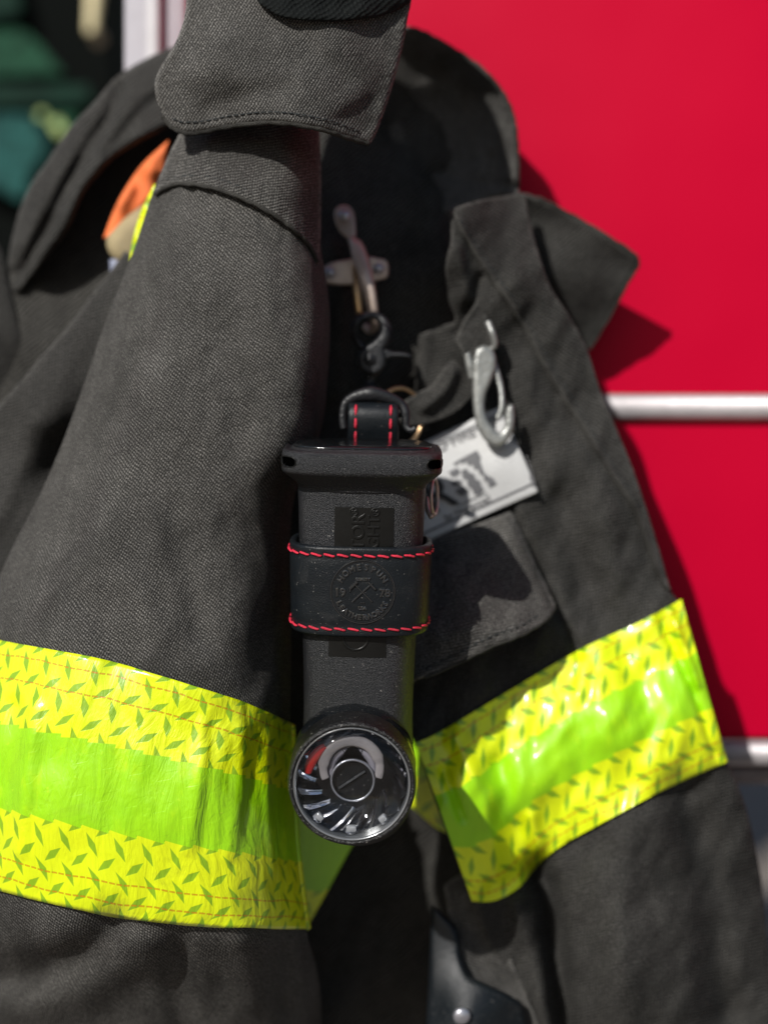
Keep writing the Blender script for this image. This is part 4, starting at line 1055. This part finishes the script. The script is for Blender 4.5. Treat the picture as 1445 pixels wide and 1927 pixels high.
# ================================================================== SETTING
WD = .130
red = thing('red_door', 'glossy red painted metal door with silver horizontal trim behind the coat', 'door', P(1000, 1000, WD))
def wbox(px0, px1, py0, py1, d, t, name, mat, parent, bev=.003):
    a, b = P(px0, py0, d), P(px1, py1, d)
    o = mk(name, *box(((a.x + b.x) / 2, d + t / 2, (a.z + b.z) / 2), (abs(b.x - a.x) / 2, t / 2, abs(a.z - b.z) / 2)), mat, parent, smooth=False)
    if bev: bevel_obj(o, bev, 3)
    return o
wbox(352, 4200, -2600, 1392, WD, .04, 'door_panel', M['red'], red)
def hbar(py0, py1, px0, name, mat):
    a, b = P(px0, py0, WD), P(4200, py1, WD); r = (a.z - b.z) / 2; zc = (a.z + b.z) / 2; n = 14
    V, F = [], []
    for x in (a.x, b.x):
        for k in range(n + 1):
            q = math.pi * k / n; V.append((x, WD + .001 - .009 * math.sin(q) ** .6, zc + r * math.cos(q)))
    m_ = n + 1
    for k in range(n): F.append((k, k + 1, m_ + k + 1, m_ + k))
    F.append((0, m_, m_ + n, n)); F.append(tuple(range(m_))); F.append(tuple(range(m_, 2 * m_)))
    return mk(name, V, F, mat, red)
def hridge(py, name):
    a, b = P(352, py, WD), P(4200, py - 20, WD)
    V, F = tube([(a.x, WD + .0003, a.z), (b.x, WD + .0003, b.z)], .0022, 12, .10, smooth=False)
    return mk(name, V, F, M['red'], red)
hridge(212, 'panel_crease')
hbar(741, 792, 352, 'trim_rail', M['silver'])
hbar(1392, 1440, 352, 'trim_rail', M['silver'])
wbox(352, 4200, 1442, 1478, WD + .01, .03, 'bottom_sill', simple('dull_sill', (.20, .17, .17), .5, .3, 0, 0, .2), red)
post = thing('door_post', 'silver white upright door post at the left edge of the red door', 'door post', P(290, 60, .2))
wbox(232, 351, -2600, 3200, .150, .05, 'post_body', M['white_post'], post)
wbox(272, 302, -2600, 3200, .143, .010, 'post_ridge', simple('white_ridge', (.50, .48, .49), .55, .0, 0, 0, .05), post)
# dim doorway at the left: near-black wall paints its shade, panels paint window reflections
dw = mk('wall', *box((-2.4, 2.55, 1.75), (2.5, .05, 1.75)), M['shade_wall'], smooth=False); dw['kind'] = 'structure'
bdrop = thing('reflection_backdrop', 'dark cabinet with added green and teal panels painting window reflections, upper left', 'backdrop', P(60, 250, .9))
wbox(-900, 215, -900, 700, .98, .05, 'backdrop_body', M['shade_wall'], bdrop)
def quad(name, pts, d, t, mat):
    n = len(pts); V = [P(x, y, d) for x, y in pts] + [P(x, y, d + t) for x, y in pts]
    return mk(name, V, [tuple(range(n)), tuple(reversed(range(n, 2 * n)))] + [(i, (i + 1) % n, (i + 1) % n + n, i + n) for i in range(n)], mat, bdrop, smooth=False)
quad('green_reflection', [(-60, 60), (45, 55), (80, 90), (120, 138), (-60, 142)], .95, .028, M['green_tone'])
quad('green_reflection', [(-60, -40), (20, -60), (40, 20), (-60, 40)], .95, .028, M['dark_green'])
quad('low_reflection', [(-60, 155), (165, 160), (170, 190), (-60, 200)], .94, .03, M['dark_green'])
quad('teal_reflection', [(-60, 212), (60, 215), (92, 270), (55, 330), (40, 378), (-20, 345), (-60, 330)], .94, .03, M['teal'])
quad('teal_reflection', [(60, 214), (150, 214), (135, 245), (80, 225)], .95, .02, M['green_tone'])
quad('lime_reflection', [(92, 228), (112, 222), (124, 246), (106, 254)], .925, .01, M['yellowgreen'])
quad('lime_reflection', [(70, 210), (84, 206), (86, 220), (72, 222)], .925, .01, M['yellowgreen'])
blob = thing('cream_blob', 'pale cream cord hanging blurred in the dark doorway at the top left', 'blob', P(180, 0, .8))  # plain pale cream form of no set kind
V, F = tube([P(178, -160, .8), P(180, -40, .8), P(176, 10, .8), P(172, 62, .8)], [r * S * 2.2 for r in (15, 17, 13, 10)], 12)
mk('blob', V, F, M['cream'], blob)
V, F = tube([P(184, 58, .81), P(186, 72, .81), P(184, 84, .81)], [r * S * 2.2 for r in (8, 13, 7)], 12)
mk('blob_end', V, F, simple('dull_cream', (.34, .28, .19), .6), blob)
g = mk('ground', [(-60, -60, 0), (60, -60, 0), (60, 120, 0), (-60, 120, 0)], [(0, 1, 2, 3)], M['asphalt'], smooth=False, fix=False); g['kind'] = 'structure'
for nm_ in ():
    pass

# ================================================================== CAMERA, LIGHT, WORLD
cam = bpy.data.cameras.new('camera'); co = bpy.data.objects.new('camera', cam); col.objects.link(co); sc.camera = co
co.location = (0, -CAM, ZC); co.rotation_euler = (math.radians(90), 0, 0)
cam.sensor_fit = 'HORIZONTAL'; cam.sensor_width = 36; cam.lens = 36 * CAM / (1445 * S); cam.clip_start = .01; cam.clip_end = 400
cam.dof.use_dof = True; cam.dof.focus_distance = .583; cam.dof.aperture_fstop = cam.lens / 16; cam.dof.aperture_blades = 0
sd = Vector((.58, 1.0, -.74)).normalized()
sun = bpy.data.lights.new('sun', 'SUN'); sun.energy = 4.8; sun.angle = math.radians(.6); sun.color = (1, .97, .925)
so = bpy.data.objects.new('sun', sun); col.objects.link(so); so.location = (-2, -3, 4); so.rotation_euler = sd.to_track_quat('-Z', 'Y').to_euler()
w = bpy.data.worlds.new('World'); sc.world = w; w.use_nodes = True; nt = w.node_tree; nt.nodes.clear()
sky = nt.nodes.new('ShaderNodeTexSky'); sky.sky_type = 'NISHITA'; sky.sun_disc = False
el = math.asin(-sd.z); sky.sun_elevation = el; sky.sun_rotation = math.atan2(-sd.x, -sd.y)
bg = nt.nodes.new('ShaderNodeBackground'); bg.inputs[1].default_value = .072; wo = nt.nodes.new('ShaderNodeOutputWorld')
nt.links.new(sky.outputs[0], bg.inputs[0]); nt.links.new(bg.outputs[0], wo.inputs[0])
sc.view_settings.view_transform = 'Standard'; sc.view_settings.look = 'None'; sc.view_settings.gamma = 1; sc.view_settings.exposure = 0
sc.view_settings.use_curve_mapping = False
sc.cycles.use_denoising = True
sc.cycles.caustics_reflective = False; sc.cycles.caustics_refractive = False
sc.cycles.max_bounces = 8; sc.cycles.transparent_max_bounces = 12
